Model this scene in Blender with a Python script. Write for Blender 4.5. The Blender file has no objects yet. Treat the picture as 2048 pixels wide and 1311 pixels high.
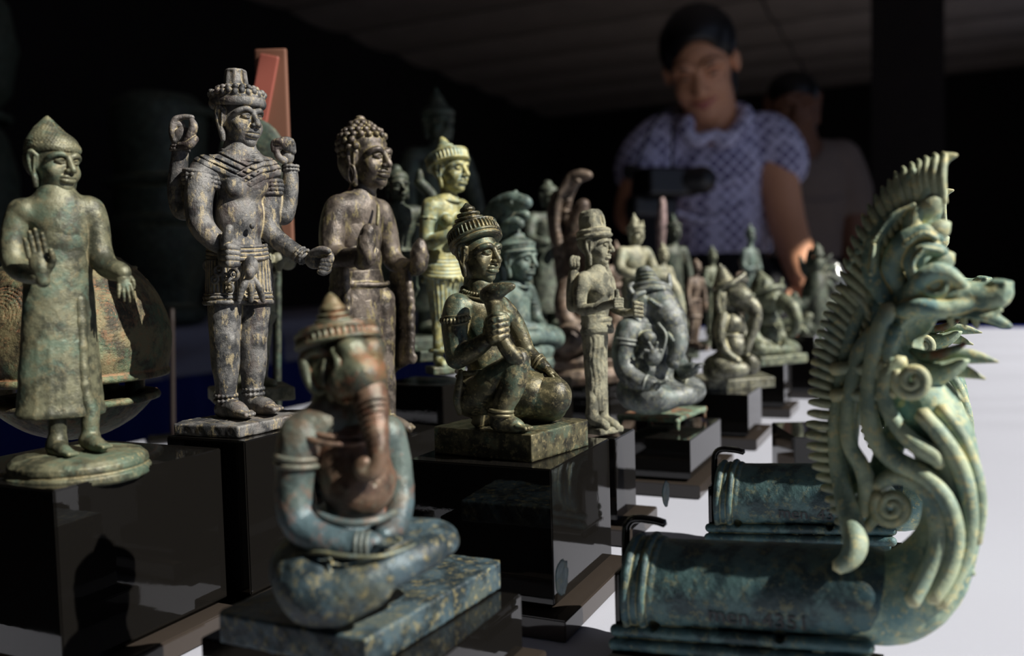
import bpy, bmesh, math, random
import numpy as np
from mathutils import Matrix, Vector
# ------------------------------------------------------------------ camera, world, sun, exposure
SC = bpy.context.scene
COL = SC.collection
F, CX, CY = 1800.0, 1024.0, 655.5          # focal length and principal point, in pixels of the 2048x1311 photograph
TZ = 0.75                                   # table top above the floor
CAMZ = TZ + 0.11
PITCH, ROLL = math.atan(95/1800), 0.027
cam_d = bpy.data.cameras.new('camera'); cam = bpy.data.objects.new('camera', cam_d); COL.objects.link(cam)
SC.camera = cam
FW = np.array((0, math.cos(PITCH), -math.sin(PITCH)))
Uv = np.array((math.cos(math.radians(65.2)), math.sin(math.radians(65.2)), 0)); U0 = np.array((0, math.sin(PITCH), math.cos(PITCH))); R0 = np.array((1.0, 0, 0))
RT = R0*math.cos(ROLL) - U0*math.sin(ROLL); UP = U0*math.cos(ROLL) + R0*math.sin(ROLL)
CAMO = np.array((0, 0, CAMZ))
cam.matrix_world = Matrix(((RT[0], UP[0], -FW[0], 0), (RT[1], UP[1], -FW[1], 0), (RT[2], UP[2], -FW[2], CAMZ), (0, 0, 0, 1)))
cam_d.sensor_width = 36; cam_d.lens = 36*F/2048; cam_d.clip_start = 0.02; cam_d.clip_end = 100
cam_d.dof.use_dof = True; cam_d.dof.focus_distance = 0.315; cam_d.dof.aperture_fstop = 10.0

wd = bpy.data.worlds.new('sky'); SC.world = wd; wd.use_nodes = True
wd.node_tree.nodes['Background'].inputs[0].default_value = (0.55, 0.68, 1.0, 1)
wd.node_tree.nodes['Background'].inputs[1].default_value = 0.30
SUN_AZ, SUN_EL = math.radians(-23), math.radians(40)     # from the right of the picture, a little towards the viewer
sl = bpy.data.lights.new('sun', 'SUN'); sun = bpy.data.objects.new('sun', sl); COL.objects.link(sun)
sl.energy = 7.5; sl.angle = 0.0095; sl.color = (1.0, 0.95, 0.87)
SDIR = Vector((math.cos(SUN_AZ)*math.cos(SUN_EL), math.sin(SUN_AZ)*math.cos(SUN_EL), math.sin(SUN_EL)))
sun.rotation_mode = 'QUATERNION'; sun.rotation_quaternion = SDIR.to_track_quat('Z', 'Y'); sun.location = SDIR*8
SC.view_settings.view_transform = 'Standard'; SC.view_settings.look = 'None'
SC.view_settings.exposure = 0.0; SC.view_settings.gamma = 1.0; SC.view_settings.use_curve_mapping = False

def W(px, py, D):                            # the world point seen at a pixel, D metres along the viewing axis
    return CAMO + D*(FW + RT*((px-CX)/F) - UP*((py-CY)/F))
def onz(px, py, z):                          # ... on the level z
    d = FW + RT*((px-CX)/F) - UP*((py-CY)/F)
    return CAMO + d*((z-CAMZ)/d[2])
def ytab(px, D):                              # pixel row where a thing D metres away meets the table
    lo, hi = 400.0, 4000.0
    for _ in range(50):
        m = (lo+hi)/2; lo, hi = (m, hi) if W(px, m, D)[2] > TZ else (lo, m)
    return lo
def proj(p):
    q = np.asarray(p, float) - CAMO; d = q@FW
    return CX + F*(q@RT)/d, CY - F*(q@UP)/d, d

# ------------------------------------------------------------------ tags and linking
def tag(o, label=None, cat=None, group=None, kind=None):
    if label: o['label'] = label
    if cat: o['category'] = cat
    if group: o['group'] = group
    if kind: o['kind'] = kind
    return o
def link_mesh(name, V, faces, mat, parent=None, smooth=True, loc=None):
    me = bpy.data.meshes.new(name)
    V = np.ascontiguousarray(V, dtype=np.float32)
    if isinstance(faces, np.ndarray):
        n, k = faces.shape
        me.vertices.add(len(V)); me.vertices.foreach_set('co', V.ravel())
        me.loops.add(n*k); me.loops.foreach_set('vertex_index', faces.astype(np.int32).ravel())
        me.polygons.add(n); me.polygons.foreach_set('loop_start', np.arange(0, n*k, k, dtype=np.int32))
        me.update(calc_edges=True)
    else:
        me.from_pydata([tuple(map(float, v)) for v in V], [], [list(f) for f in faces]); me.update()
    if smooth: me.polygons.foreach_set('use_smooth', np.ones(len(me.polygons), dtype=bool))
    if mat: me.materials.append(mat)
    o = bpy.data.objects.new(name, me); COL.objects.link(o)
    if parent: o.parent = parent
    if loc is not None: o.location = loc
    return o
def link_bm(name, bm, mat, parent=None, smooth=False, loc=None):
    me = bpy.data.meshes.new(name); bmesh.ops.recalc_face_normals(bm, faces=bm.faces); bm.to_mesh(me); bm.free()
    if smooth: me.polygons.foreach_set('use_smooth', np.ones(len(me.polygons), dtype=bool))
    if mat: me.materials.append(mat)
    o = bpy.data.objects.new(name, me); COL.objects.link(o)
    if parent: o.parent = parent
    if loc is not None: o.location = loc
    return o
def empty(name, loc, label=None, cat=None, group=None):
    o = bpy.data.objects.new(name, None); COL.objects.link(o); o.location = loc; o.empty_display_size = .01
    return tag(o, label, cat, group)

# ------------------------------------------------------------------ sculpting: smooth unions on a grid, then surface nets
def rotm(yaw=0, pitch=0, roll=0):
    a, b, c = (math.radians(t) for t in (yaw, pitch, roll))
    Rz = np.array(((math.cos(a), -math.sin(a), 0), (math.sin(a), math.cos(a), 0), (0, 0, 1)))
    Rx = np.array(((1, 0, 0), (0, math.cos(b), -math.sin(b)), (0, math.sin(b), math.cos(b))))
    Ry = np.array(((math.cos(c), 0, math.sin(c)), (0, 1, 0), (-math.sin(c), 0, math.cos(c))))
    return Rz@Rx@Ry
def frame(z, x=(1, 0, 0)):                   # columns: side, side, axis
    z = np.asarray(z, float); z = z/np.linalg.norm(z); x = np.asarray(x, float); x = x - z*(x@z)
    if np.linalg.norm(x) < 1e-4: x = np.array((0, 1.0, 0)) - z*z[1]
    x = x/np.linalg.norm(x); return np.stack((x, np.cross(z, x), z), 1)
def catmull(P, n):
    P = np.asarray(P, float); Q = np.vstack((2*P[0]-P[1], P, 2*P[-1]-P[-2])); out = []
    for i in range(len(P)-1):
        a, b, c, d = Q[i:i+4]
        for t in np.linspace(0, 1, n, endpoint=False):
            out.append(.5*(2*b + (c-a)*t + (2*a-5*b+4*c-d)*t*t + (3*b-a-3*c+d)*t**3))
    out.append(P[-1]); return np.array(out)
CORN = [(0,0,0),(1,0,0),(0,1,0),(1,1,0),(0,0,1),(1,0,1),(0,1,1),(1,1,1)]
EDG = [(0,1),(2,3),(4,5),(6,7),(0,2),(1,3),(4,6),(5,7),(0,4),(1,5),(2,6),(3,7)]
def surfnets(D, org, h):
    S = D < 0
    n = np.zeros(tuple(s-1 for s in D.shape), np.int8)
    for c in CORN: n += S[c[0]:c[0]+n.shape[0], c[1]:c[1]+n.shape[1], c[2]:c[2]+n.shape[2]]
    I, J, K = np.nonzero((n > 0) & (n < 8))
    vals = np.stack([D[I+c[0], J+c[1], K+c[2]] for c in CORN], 1)
    acc = np.zeros((len(I), 3), np.float32); cnt = np.zeros(len(I), np.float32)
    Cn = np.array(CORN, np.float32)
    for a, b in EDG:
        va, vb = vals[:, a], vals[:, b]; m = (va < 0) != (vb < 0)
        t = np.where(m, va/np.where(m, va-vb, 1), 0)
        p = Cn[a] + (Cn[b]-Cn[a])*t[:, None]
        acc += p*m[:, None]; cnt += m
    V = (acc/cnt[:, None] + np.stack((I, J, K), 1))*h + org
    idx = np.full(n.shape, -1, np.int32); idx[I, J, K] = np.arange(len(I))
    Fs = []
    for ax in range(3):
        A = np.moveaxis(S, ax, 0); X = np.moveaxis(idx, ax, 0)
        a0 = A[:-1, 1:-1, 1:-1]; a1 = A[1:, 1:-1, 1:-1]
        i, j, k = np.nonzero(a0 != a1)
        q = np.stack((X[i, j, k], X[i, j+1, k], X[i, j+1, k+1], X[i, j, k+1]), 1)
        fl = a0[i, j, k] if ax != 1 else ~a0[i, j, k]
        q[~fl] = q[~fl][:, ::-1]
        Fs.append(q)
    return V, np.vstack(Fs)

class Sculpt:
    def __init__(s, fig):
        s.fig = fig; s.ops = []; s.M = None; s.mods = []
    def at(s, R, t, k): s.M = (np.asarray(R), np.asarray(t, float), k); return s     # local frame for a head or a hand
    def pt(s, p):
        if s.M: R, t, k = s.M; return t + R@(np.asarray(p[:3], float)*k)
        return s.fig.P(*p[:3])
    def kk(s): return s.M[2] if s.M else 1.0
    def RR(s): return s.M[0] if s.M else s.fig.rot
    def add(s, lo, hi, fn, k, sub): s.ops.append((np.asarray(lo), np.asarray(hi), fn, k, sub)); return s
    def e(s, c, r, rot=(0, 0, 0), k=6, sub=False):
        c = s.pt(c); q = s.kk(); r = np.asarray(r, float)*q; k = k*q if s.M else k
        R = s.RR()@(rotm(*rot) if not isinstance(rot, np.ndarray) else rot)
        ext = np.sqrt(((R*r)**2).sum(1))
        def fn(x, y, z):
            x, y, z = x-c[0], y-c[1], z-c[2]
            a = (R[0,0]*x+R[1,0]*y+R[2,0]*z); b = (R[0,1]*x+R[1,1]*y+R[2,1]*z); w = (R[0,2]*x+R[1,2]*y+R[2,2]*z)
            k0 = np.sqrt((a/r[0])**2+(b/r[1])**2+(w/r[2])**2); k1 = np.sqrt((a/r[0]**2)**2+(b/r[1]**2)**2+(w/r[2]**2)**2)
            return k0*(k0-1)/np.maximum(k1, 1e-6)
        return s.add(c-ext, c+ext, fn, k, sub)
    def b(s, c, r, rot=(0, 0, 0), rnd=2, k=3, sub=False):
        c = s.pt(c); q = s.kk(); r = np.asarray(r, float)*q; rnd *= q; k = k*q if s.M else k
        R = s.RR()@(rotm(*rot) if not isinstance(rot, np.ndarray) else rot); ext = np.abs(R)@r
        def fn(x, y, z):
            x, y, z = x-c[0], y-c[1], z-c[2]
            a = np.abs(R[0,0]*x+R[1,0]*y+R[2,0]*z)-r[0]+rnd; b = np.abs(R[0,1]*x+R[1,1]*y+R[2,1]*z)-r[1]+rnd; w = np.abs(R[0,2]*x+R[1,2]*y+R[2,2]*z)-r[2]+rnd
            return np.sqrt(np.maximum(a, 0)**2+np.maximum(b, 0)**2+np.maximum(w, 0)**2)+np.minimum(np.maximum(a, np.maximum(b, w)), 0)-rnd
        return s.add(c-ext, c+ext, fn, k, sub)
    def _cap(s, a, b, ra, rb, k, sub):
        ab = b-a; L2 = max(float(ab@ab), 1e-9); rm = max(ra, rb)
        def fn(x, y, z):
            px, py, pz = x-a[0], y-a[1], z-a[2]
            t = np.clip((px*ab[0]+py*ab[1]+pz*ab[2])/L2, 0, 1)
            return np.sqrt((px-ab[0]*t)**2+(py-ab[1]*t)**2+(pz-ab[2]*t)**2)-(ra+(rb-ra)*t)
        return s.add(np.minimum(a, b)-rm, np.maximum(a, b)+rm, fn, k, sub)
    def c(s, a, b, ra, rb=None, k=6, sub=False):
        q = s.kk(); rb = ra if rb is None else rb
        return s._cap(s.pt(a), s.pt(b), ra*q, rb*q, k*q if s.M else k, sub)
    def ch(s, pts, k=6, n=4, sub=False):      # limb: (x, y, depth, radius) through a spline
        q = s.kk(); kk = k*q if s.M else k
        P = np.array([list(s.pt(p))+[p[3]*q] for p in pts]); P = catmull(P, n) if n > 1 and len(P) > 1 else P
        for a, b in zip(P[:-1], P[1:]): s._cap(a[:3], b[:3], max(a[3], .3), max(b[3], .3), kk if len(s.ops) else kk, sub)
        return s
    def t(s, c, ax, Rr, r, k=3, sub=False, flat=1.0, side=(1, 0, 0)):   # ring; Rr = (rx, ry)
        c = s.pt(c); q = s.kk(); k = k*q if s.M else k; Rx, Ry = (np.asarray(Rr, float)*np.ones(2))*q; r *= q
        R = s.RR()@(ax if isinstance(ax, np.ndarray) and ax.ndim == 2 else frame(ax, side)); e = max(Rx, Ry)+r*max(1, flat)
        def fn(x, y, z):
            x, y, z = x-c[0], y-c[1], z-c[2]
            a = (R[0,0]*x+R[1,0]*y+R[2,0]*z); b = (R[0,1]*x+R[1,1]*y+R[2,1]*z); w = (R[0,2]*x+R[1,2]*y+R[2,2]*z)
            rho = np.sqrt((a/Rx)**2+(b/Ry)**2); g = np.sqrt((a/Rx**2)**2+(b/Ry**2)**2)
            d2 = rho*(rho-1)/np.maximum(g, 1e-6)
            return np.sqrt(d2**2+(w/flat)**2)-r
        return s.add(c-e, c+e, fn, k, sub)
    def l(s, c, prof, ax=(0, 0, 1), sxy=(1, 1), k=3, mod=None, sub=False, side=(1, 0, 0), lean=(0, 0)):   # turned shape: prof = [(z, radius)]
        c = s.pt(c); q = s.kk(); k = k*q if s.M else k
        zs = np.array([p[0] for p in prof], float)*q; rs = np.array([p[1] for p in prof], float)*q
        R = s.RR()@(ax if isinstance(ax, np.ndarray) and ax.ndim == 2 else frame(ax, side)); H = max(abs(zs[0]), abs(zs[-1])); e = math.hypot(rs.max()*max(sxy)+abs(lean[0])*H, H)+abs(lean[1])*H
        gm = np.clip(np.interp(zs, zs, np.abs(np.gradient(rs, zs))), 0, 1.5)
        def fn(x, y, z):
            x, y, z = x-c[0], y-c[1], z-c[2]
            a = (R[0,0]*x+R[1,0]*y+R[2,0]*z); b = (R[0,1]*x+R[1,1]*y+R[2,1]*z); w = (R[0,2]*x+R[1,2]*y+R[2,2]*z)
            a = (a-lean[0]*w)/sxy[0]; b = (b-lean[1]*w)/sxy[1]; rho = np.sqrt(a*a+b*b); rr = np.interp(w, zs, rs)
            if mod: rr = rr + mod(w/q, np.arctan2(b, a))*q
            d = (rho-rr)/np.sqrt(1+np.interp(w, zs, gm)**2)*min(sxy)
            return np.maximum(d, np.maximum(w-zs[-1], zs[0]-w))
        return s.add(c-e, c+e, fn, k, sub)
    def mod(s, fn): s.mods.append(fn); return s
    def build(s, name, mat, h=2.0, rough=0.0, seed=0, parent=None, smooth_it=0, label=None):
        add = [o for o in s.ops if not o[4]]
        lo = np.min([o[0] for o in add], 0)-3*h; hi = np.max([o[1] for o in add], 0)+3*h
        n = np.ceil((hi-lo)/h).astype(int)+1
        D = np.full(tuple(n), 60.0, np.float32)
        ax = [(lo[i]+h*np.arange(n[i])).astype(np.float32) for i in range(3)]
        for a, b, fn, k, sub in s.ops:
            m = k+2.5*h
            i0 = np.maximum(np.floor((a-m-lo)/h).astype(int), 0); i1 = np.minimum(np.ceil((b+m-lo)/h).astype(int)+1, n)
            if (i1 <= i0).any(): continue
            sl = tuple(slice(i0[i], i1[i]) for i in range(3))
            d = fn(ax[0][sl[0]][:, None, None], ax[1][sl[1]][None, :, None], ax[2][sl[2]][None, None, :]).astype(np.float32)
            A = D[sl]
            if sub:
                q = np.maximum(k-np.abs(A+d), 0)/max(k, 1e-6); D[sl] = np.maximum(A, -d)+q*q*k*.25
            else:
                q = np.maximum(k-np.abs(A-d), 0)/max(k, 1e-6); D[sl] = np.minimum(A, d)-q*q*k*.25
        for fn in s.mods: D += fn(ax[0][:, None, None], ax[1][None, :, None], ax[2][None, None, :]).astype(np.float32)
        if rough:
            rs = np.random.RandomState(seed)
            for f in (.05, .11, .23):
                p = rs.uniform(0, 6.28, 6)
                D += rough*(.05/f)**.6*np.sin(ax[0]*f*1.3+p[0])[:, None, None]*np.sin(ax[1]*f*1.2+p[1])[None, :, None]*np.sin(ax[2]*f+p[2])[None, None, :]
        D[[0, -1]] = 9; D[:, [0, -1]] = 9; D[:, :, [0, -1]] = 9
        V, Q = surfnets(D, lo.astype(np.float32), h)
        o = link_mesh(name, V*s.fig.s, Q, mat, parent or s.fig.o)
        if label: o['label'] = label
        return o

class Fig:                                    # a thing standing at pixel (px, py), D metres away; its shape is measured in pixels at that distance
    def __init__(s, name, label, cat, px, py, D, group=None, mat=None):
        s.D = D; s.s = D/F; s.O = W(px, py, D); s.o = empty(name, s.O, label, cat, group); s.mat = mat; s.rot = np.eye(3); s.lie = None
    def P(s, px, py, dy=0):
        if s.lie:                                # shape lying along the table's width: depth follows the row, dy is measured square to it
            return (W(px, py, s.D-s.lie[1]*(px-s.lie[0])*s.s)-s.O)/s.s + Uv*dy
        return (W(px, py, s.D+dy*s.s)-s.O)/s.s
    def sc(s): return Sculpt(s)
    def tube(s, name, pts, mat=None, n=10, sub=4, flat=(1, 1), parent=None, local=False, closed=False, side=None, label=None):   # tapered bar through (x, y, depth, radius)
        P = np.array([(list(p[:3]) if local else list(s.P(*p[:3])))+[p[3]] for p in pts], float)
        if closed: P = np.vstack((P, P[:1]))
        if sub > 1: P = catmull(P, sub)
        V, Fc = sweep(P[:, :3], P[:, 3], n, flat, closed, side)
        o = link_mesh(name, V*s.s, Fc, mat or s.mat, parent or s.o)
        if label: o['label'] = label
        return o
    def ring(s, name, c, ax, R, r, mat=None, flat=(1, 1), n=28, beads=0, parent=None, side=(1, 0, 0)):   # band round a limb
        c = s.P(*c); M = frame(ax, side); Rx, Ry = np.asarray(R, float)*np.ones(2)
        th = np.linspace(0, 2*math.pi, n, endpoint=False)
        P = c + np.outer(Rx*np.cos(th), M[:, 0]) + np.outer(Ry*np.sin(th), M[:, 1])
        rr = r*(1+(.3*np.cos(beads*th) if beads else 0*th))
        V, Fc = sweep(np.vstack((P, P[:1])), np.append(rr, rr[0]), 8, flat, True, M[:, 2])
        return link_mesh(name, V*s.s, Fc, mat or s.mat, parent or s.o)
def sweep(P, R, n=10, flat=(1, 1), closed=False, side=None):
    if closed: P = P[:-1]; R = R[:-1]
    m = len(P); T = np.gradient(P, axis=0) if not closed else np.roll(P, -1, 0)-np.roll(P, 1, 0)
    T = T/np.maximum(np.linalg.norm(T, axis=1), 1e-9)[:, None]
    x = np.asarray(side if side is not None else (0, 1, 0), float)
    th = np.linspace(0, 2*math.pi, n, endpoint=False); V = []
    for i in range(m):
        y = x - T[i]*(x@T[i])
        if np.linalg.norm(y) < .05: y = np.array((0, 0, 1.0)) - T[i]*T[i][2]
        y /= np.linalg.norm(y); z = np.cross(T[i], y)
        V.append(P[i] + R[i]*(flat[0]*np.outer(np.cos(th), y) + flat[1]*np.outer(np.sin(th), z)))
    V = np.vstack(V); Fc = []
    for i in range(m if closed else m-1):
        a, b = i*n, ((i+1) % m)*n
        Fc += [(a+j, a+(j+1) % n, b+(j+1) % n, b+j) for j in range(n)]
    if not closed:
        V = np.vstack((V, P[0]-T[0]*R[0]*.6, P[-1]+T[-1]*R[-1]*.6)); e = len(V)
        Fc += [((j+1) % n, j, e-2) for j in range(n)] + [((m-1)*n+j, (m-1)*n+(j+1) % n, e-1) for j in range(n)]
    return V, Fc

# ------------------------------------------------------------------ heads and hands (faces look along -y)
def head_ops(S, c, hh, yaw, pitch=0, roll=0, full=1.0, tache=False, ear=True, lips=1.0, wide=1.0, neck=1.5, lobes=.75, eyes=1.0):
    f = S.fig; S.at(rotm(yaw, pitch, roll), f.P(*c), hh)
    w = wide
    S.e((0, .14, .22), (.72*w, .84, .76), k=.1)
    S.e((0, -.14, -.18), (.64*w, .64, .78), k=.2)
    S.e((0, -.2, -.6), (.52*w, .48, .38), k=.2)
    S.e((0, -.56, -.82), (.22, .18, .16), k=.16)
    for q in (-1, 1):
        S.e((q*.36*w, -.5, -.3), (.24, .2, .24), k=.18)
        S.ch([(q*.07, -.74, .22, .05), (q*.28, -.74, .32, .048), (q*.5*w, -.59, .25, .04), (q*.6*w, -.4, .12, .02)], k=.14, n=3)
        S.e((q*.3*w, -.7, .1), (.18, .12, .1), k=.1, sub=True)
        S.e((q*.3*w, -.665, .085), (.165, .1, .08*eyes), k=.04)
        S.ch([(q*.12, -.74, .08, .014), (q*.29*w, -.775, .155, .02), (q*.48*w, -.64, .1, .014)], k=.03, n=3)
        S.ch([(q*.13, -.74, .05, .012), (q*.29*w, -.76, .01, .014), (q*.47*w, -.64, .05, .012)], k=.03, n=3)
    S.ch([(0, -.74, .24, .07), (0, -.84, .02, .09), (0, -.98, -.2, .115)], k=.07, n=3)
    for q in (-1, 1): S.e((q*.12, -.86, -.24), (.09, .11, .075), k=.05)
    S.e((0, -.74, -.36), (.09, .06, .09), k=.06)
    m = .34*w
    S.ch([(-m, -.62, -.47, .03), (-.17, -.78, -.44, .065*lips), (0, -.83, -.45, .06*lips), (.17, -.78, -.44, .065*lips), (m, -.62, -.47, .03)], k=.03, n=3)
    S.ch([(-m*.9, -.62, -.53, .03), (-.14, -.77, -.575, .075*lips), (.14, -.77, -.575, .075*lips), (m*.9, -.62, -.53, .03)], k=.03, n=3)
    S.ch([(-m, -.7, -.5, .014), (0, -.93, -.515, .016), (m, -.7, -.5, .014)], k=.02, n=3, sub=True)
    if tache: S.ch([(-.36*w, -.64, -.36, .03), (-.12, -.82, -.35, .05), (.12, -.82, -.35, .05), (.36*w, -.64, -.36, .03)], k=.03, n=3)
    if ear:
        for q in (-1, 1):
            x = .72*w
            S.ch([(q*x, -.05, .22, .06), (q*(x+.1), .1, .36, .07), (q*(x+.12), .22, .18, .07), (q*(x+.08), .16, -.2, .07), (q*(x+.03), .04, -.5, .1), (q*x, 0, -lobes, .09)], k=.05, n=3)
            S.e((q*x, .06, .02), (.08, .16, .3), k=.08)
            S.ch([(q*(x+.08), -.02, .15, .03), (q*(x+.08), .0, -.5, .035)], k=.03, n=1)
    if neck: S.c((0, .12, -.5), (0, .16, -neck), .4*w, .42*w, k=.12)
    S.M = None
    return S
def head(fig, c, hh, yaw, pitch=0, roll=0, name='head', mat=None, h=None, extra=None, **kw):
    S = fig.sc(); head_ops(S, c, hh, yaw, pitch, roll, **kw)
    if extra: extra(S)
    return S.build(name, mat or fig.mat, h or max(hh/36, .8))
def hand_ops(S, wrist, d, nrm, L, curl=(.3, .3, .3, .3), thumb=.5, side=1, spread=.12, k=2.5):
    # wrist pixel, finger direction, palm normal (local vectors), hand length in px, curl per finger 0..1.6, side of the thumb
    f = S.fig; w = f.P(*wrist); d = np.asarray(d, float); d /= np.linalg.norm(d); n = np.asarray(nrm, float); n = n-d*(n@d); n /= np.linalg.norm(n); sd = np.cross(d, n)*side
    R = np.stack((sd, n, d), 1)
    S.M = (R, w, L)
    S.e((0, 0, .26), (.2, .1, .3), k=.08)
    S.c((0, 0, -.1), (0, 0, .15), .14, .15, k=.1)
    ln = (.42, .5, .47, .36)
    for i in range(4):
        x = .155-.105*i; z = .46-.02*abs(i-1.3); a = curl[i]; t = 0; p = [(x, 0, z, .062)]; q = np.array((x, 0.0, z)); fan = spread*(1.5-i)*.35
        for j, fr in enumerate((.42, .33, .25)):
            t += a*(.8 if j else .6); st = ln[i]*fr
            q = q + st*np.array((fan*math.cos(t), math.sin(t), math.cos(t))); p.append((*q, .056-.008*j))
        S.ch(p, k=.02, n=1)
    S.ch([(.15, .02, .12, .075), (.27, .06+.1*thumb, .3, .065), (.29-.1*thumb, .1+.2*thumb, .5, .05)], k=.04, n=2)
    S.M = None
    return S

# ------------------------------------------------------------------ materials
def new_mat(name):
    m = bpy.data.materials.new(name); m.use_nodes = True; nt = m.node_tree; return m, nt, nt.nodes['Principled BSDF']
class N:                                      # short-hand for node wiring
    def __init__(s, nt): s.nt = nt
    def __call__(s, typ, **kw):
        n = s.nt.nodes.new('ShaderNode'+typ)
        for k, v in kw.items():
            if k.startswith('i_'): n.inputs[k[2:].replace('_', ' ')].default_value = v
            else: setattr(n, k, v)
        return n
    def link(s, a, b): s.nt.links.new(a, b)
    def noise(s, vec, scale, detail=4, rough=.55):
        n = s('TexNoise'); n.inputs['Scale'].default_value = scale; n.inputs['Detail'].default_value = detail; n.inputs['Roughness'].default_value = rough
        s.link(vec, n.inputs['Vector']); return n.outputs['Fac']
    def ramp(s, f, a, b, c0=0.0, c1=1.0):
        n = s('MapRange'); n.interpolation_type = 'SMOOTHSTEP'; s.link(f, n.inputs[0])
        for i, v in enumerate((a, b, c0, c1)): n.inputs[i+1].default_value = v
        return n.outputs[0]
    def mix(s, f, a, b):
        n = s('Mix'); n.data_type = 'RGBA'
        for sock, v in ((n.inputs['Factor'], f), (n.inputs['A'] if 0 else n.inputs[6], a), (n.inputs[7], b)):
            if hasattr(v, 'is_linked'): s.link(v, sock)
            elif isinstance(v, (int, float)): sock.default_value = v
            else: sock.default_value = (*v, 1)
        return n.outputs[2]
    def math(s, op, a, b=0.0):
        n = s('Math'); n.operation = op
        for i, v in enumerate((a, b)):
            if hasattr(v, 'is_linked'): s.link(v, n.inputs[i])
            else: n.inputs[i].default_value = v
        return n.outputs[0]
def srgb(r, g, b): return tuple(((c/255)/12.92 if c <= 10 else ((c/255+.055)/1.055)**2.4) for c in (r, g, b))
def plain(name, col, rough=.6, metal=0.0, spec=.5, bump=0.0, bscale=60, var=.0):
    m, nt, b = new_mat(name); n = N(nt); b.inputs['Roughness'].default_value = rough; b.inputs['Metallic'].default_value = metal
    b.inputs['Specular IOR Level'].default_value = spec
    tc = n('TexCoord').outputs['Object']; f = n.noise(tc, bscale, 5)
    n.link(n.mix(f, tuple(c*(1-var) for c in col), tuple(min(1, c*(1+var)) for c in col)), b.inputs['Base Color'])
    if bump:
        bp = n('Bump'); bp.inputs['Strength'].default_value = bump; bp.inputs['Distance'].default_value = .002
        n.link(f, bp.inputs['Height']); n.link(bp.outputs[0], b.inputs['Normal'])
    return m
def bronze(name, dark, base, patina, crust, scale=1.0, amt=.5, camt=.5, rough=(.38, .62), metal=.3, bump=.6, zones=None, rub=None, streak=False):
    # weathered bronze: dull metal, mottled patina, dirt left in the hollows, rubbed high spots; zones = [(z in m, colour)] patina that changes with height
    m, nt, b = new_mat(name); n = N(nt); tc = n('TexCoord').outputs['Object']; vec = tc
    if streak:
        mp = n('Mapping'); n.link(tc, mp.inputs['Vector']); mp.inputs['Scale'].default_value = (1, 1, .45); vec = mp.outputs[0]
    a = n.noise(tc, 95*scale, 8, .68); c = n.noise(vec, 60*scale, 9, .7); d = n.noise(vec, 330*scale, 6, .75); e = n.noise(tc, 1100*scale, 4, .7)
    col = n.mix(n.ramp(a, .42, .58), dark, base)
    if zones:
        z = n('SeparateXYZ'); n.link(tc, z.inputs[0]); zz = n.math('ADD', z.outputs[2], n.math('MULTIPLY', n.math('SUBTRACT', c, .5), .02/scale))
        for z0, z1, cc, am in zones:
            w = n.math('MULTIPLY', n.ramp(zz, z0, z1), am); col = n.mix(w, col, n.mix(n.ramp(a, .35, .65), tuple(x*.6 for x in cc), cc))
    col = n.mix(n.math('MULTIPLY', n.ramp(c, .5, .6), amt), col, patina)
    col = n.mix(n.math('MULTIPLY', n.ramp(d, .53, .61), camt*.75), col, crust)
    pt = n('NewGeometry').outputs['Pointiness']
    col = n.mix(n.math('MULTIPLY', n.ramp(pt, .498, .462), min(1, camt*1.3)), col, crust)
    if rub: col = n.mix(n.math('MULTIPLY', n.ramp(pt, .52, .6), .6), col, rub)
    n.link(col, b.inputs['Base Color'])
    b.inputs['Metallic'].default_value = metal
    n.link(n.ramp(n.math('ADD', n.math('MULTIPLY', d, .6), n.math('MULTIPLY', c, .4)), .35, .65, rough[0], rough[1]), b.inputs['Roughness'])
    h = n.math('ADD', n.math('MULTIPLY', d, 1.0), n.math('ADD', n.math('MULTIPLY', a, .5), n.math('MULTIPLY', e, .5)))
    bp = n('Bump'); bp.inputs['Strength'].default_value = bump; bp.inputs['Distance'].default_value = .0011/scale
    n.link(h, bp.inputs['Height']); n.link(bp.outputs[0], b.inputs['Normal'])
    return m

def acrylic_mat():
    m, nt, b = new_mat('black_acrylic'); n = N(nt); tc = n('TexCoord').outputs['Object']
    b.inputs['Base Color'].default_value = (.006, .0055, .005, 1); b.inputs['IOR'].default_value = 1.5
    f = n.noise(tc, 260, 3); s = n.noise(tc, 30, 5)
    n.link(n.ramp(s, .4, .75, .02, .075), b.inputs['Roughness'])
    bp = n('Bump'); bp.inputs['Strength'].default_value = .05; bp.inputs['Distance'].default_value = .0002
    n.link(f, bp.inputs['Height']); n.link(bp.outputs[0], b.inputs['Normal']); return m
def cloth_mat(name, col, wave=900, bump=.25):
    m, nt, b = new_mat(name); n = N(nt); tc = n('TexCoord').outputs['Object']
    b.inputs['Roughness'].default_value = .92; b.inputs['Specular IOR Level'].default_value = .15
    wx = n('TexWave'); wx.inputs['Scale'].default_value = wave; wx.bands_direction = 'X'; n.link(tc, wx.inputs['Vector'])
    wy = n('TexWave'); wy.inputs['Scale'].default_value = wave; wy.bands_direction = 'Y'; n.link(tc, wy.inputs['Vector'])
    wv = n.math('MULTIPLY', wx.outputs['Fac'], wy.outputs['Fac']); ns = n.noise(tc, 8, 4)
    n.link(n.mix(n.math('ADD', n.math('MULTIPLY', wv, .5), n.math('MULTIPLY', ns, .5)), tuple(c*.86 for c in col), col), b.inputs['Base Color'])
    bp = n('Bump'); bp.inputs['Strength'].default_value = bump; bp.inputs['Distance'].default_value = .0005
    n.link(wv, bp.inputs['Height']); n.link(bp.outputs[0], b.inputs['Normal']); return m
ACR = acrylic_mat()
ACRS = plain('smoked_acrylic_edge', (.035, .028, .023), .08, 0, .5, 0, 40, .2)
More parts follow.
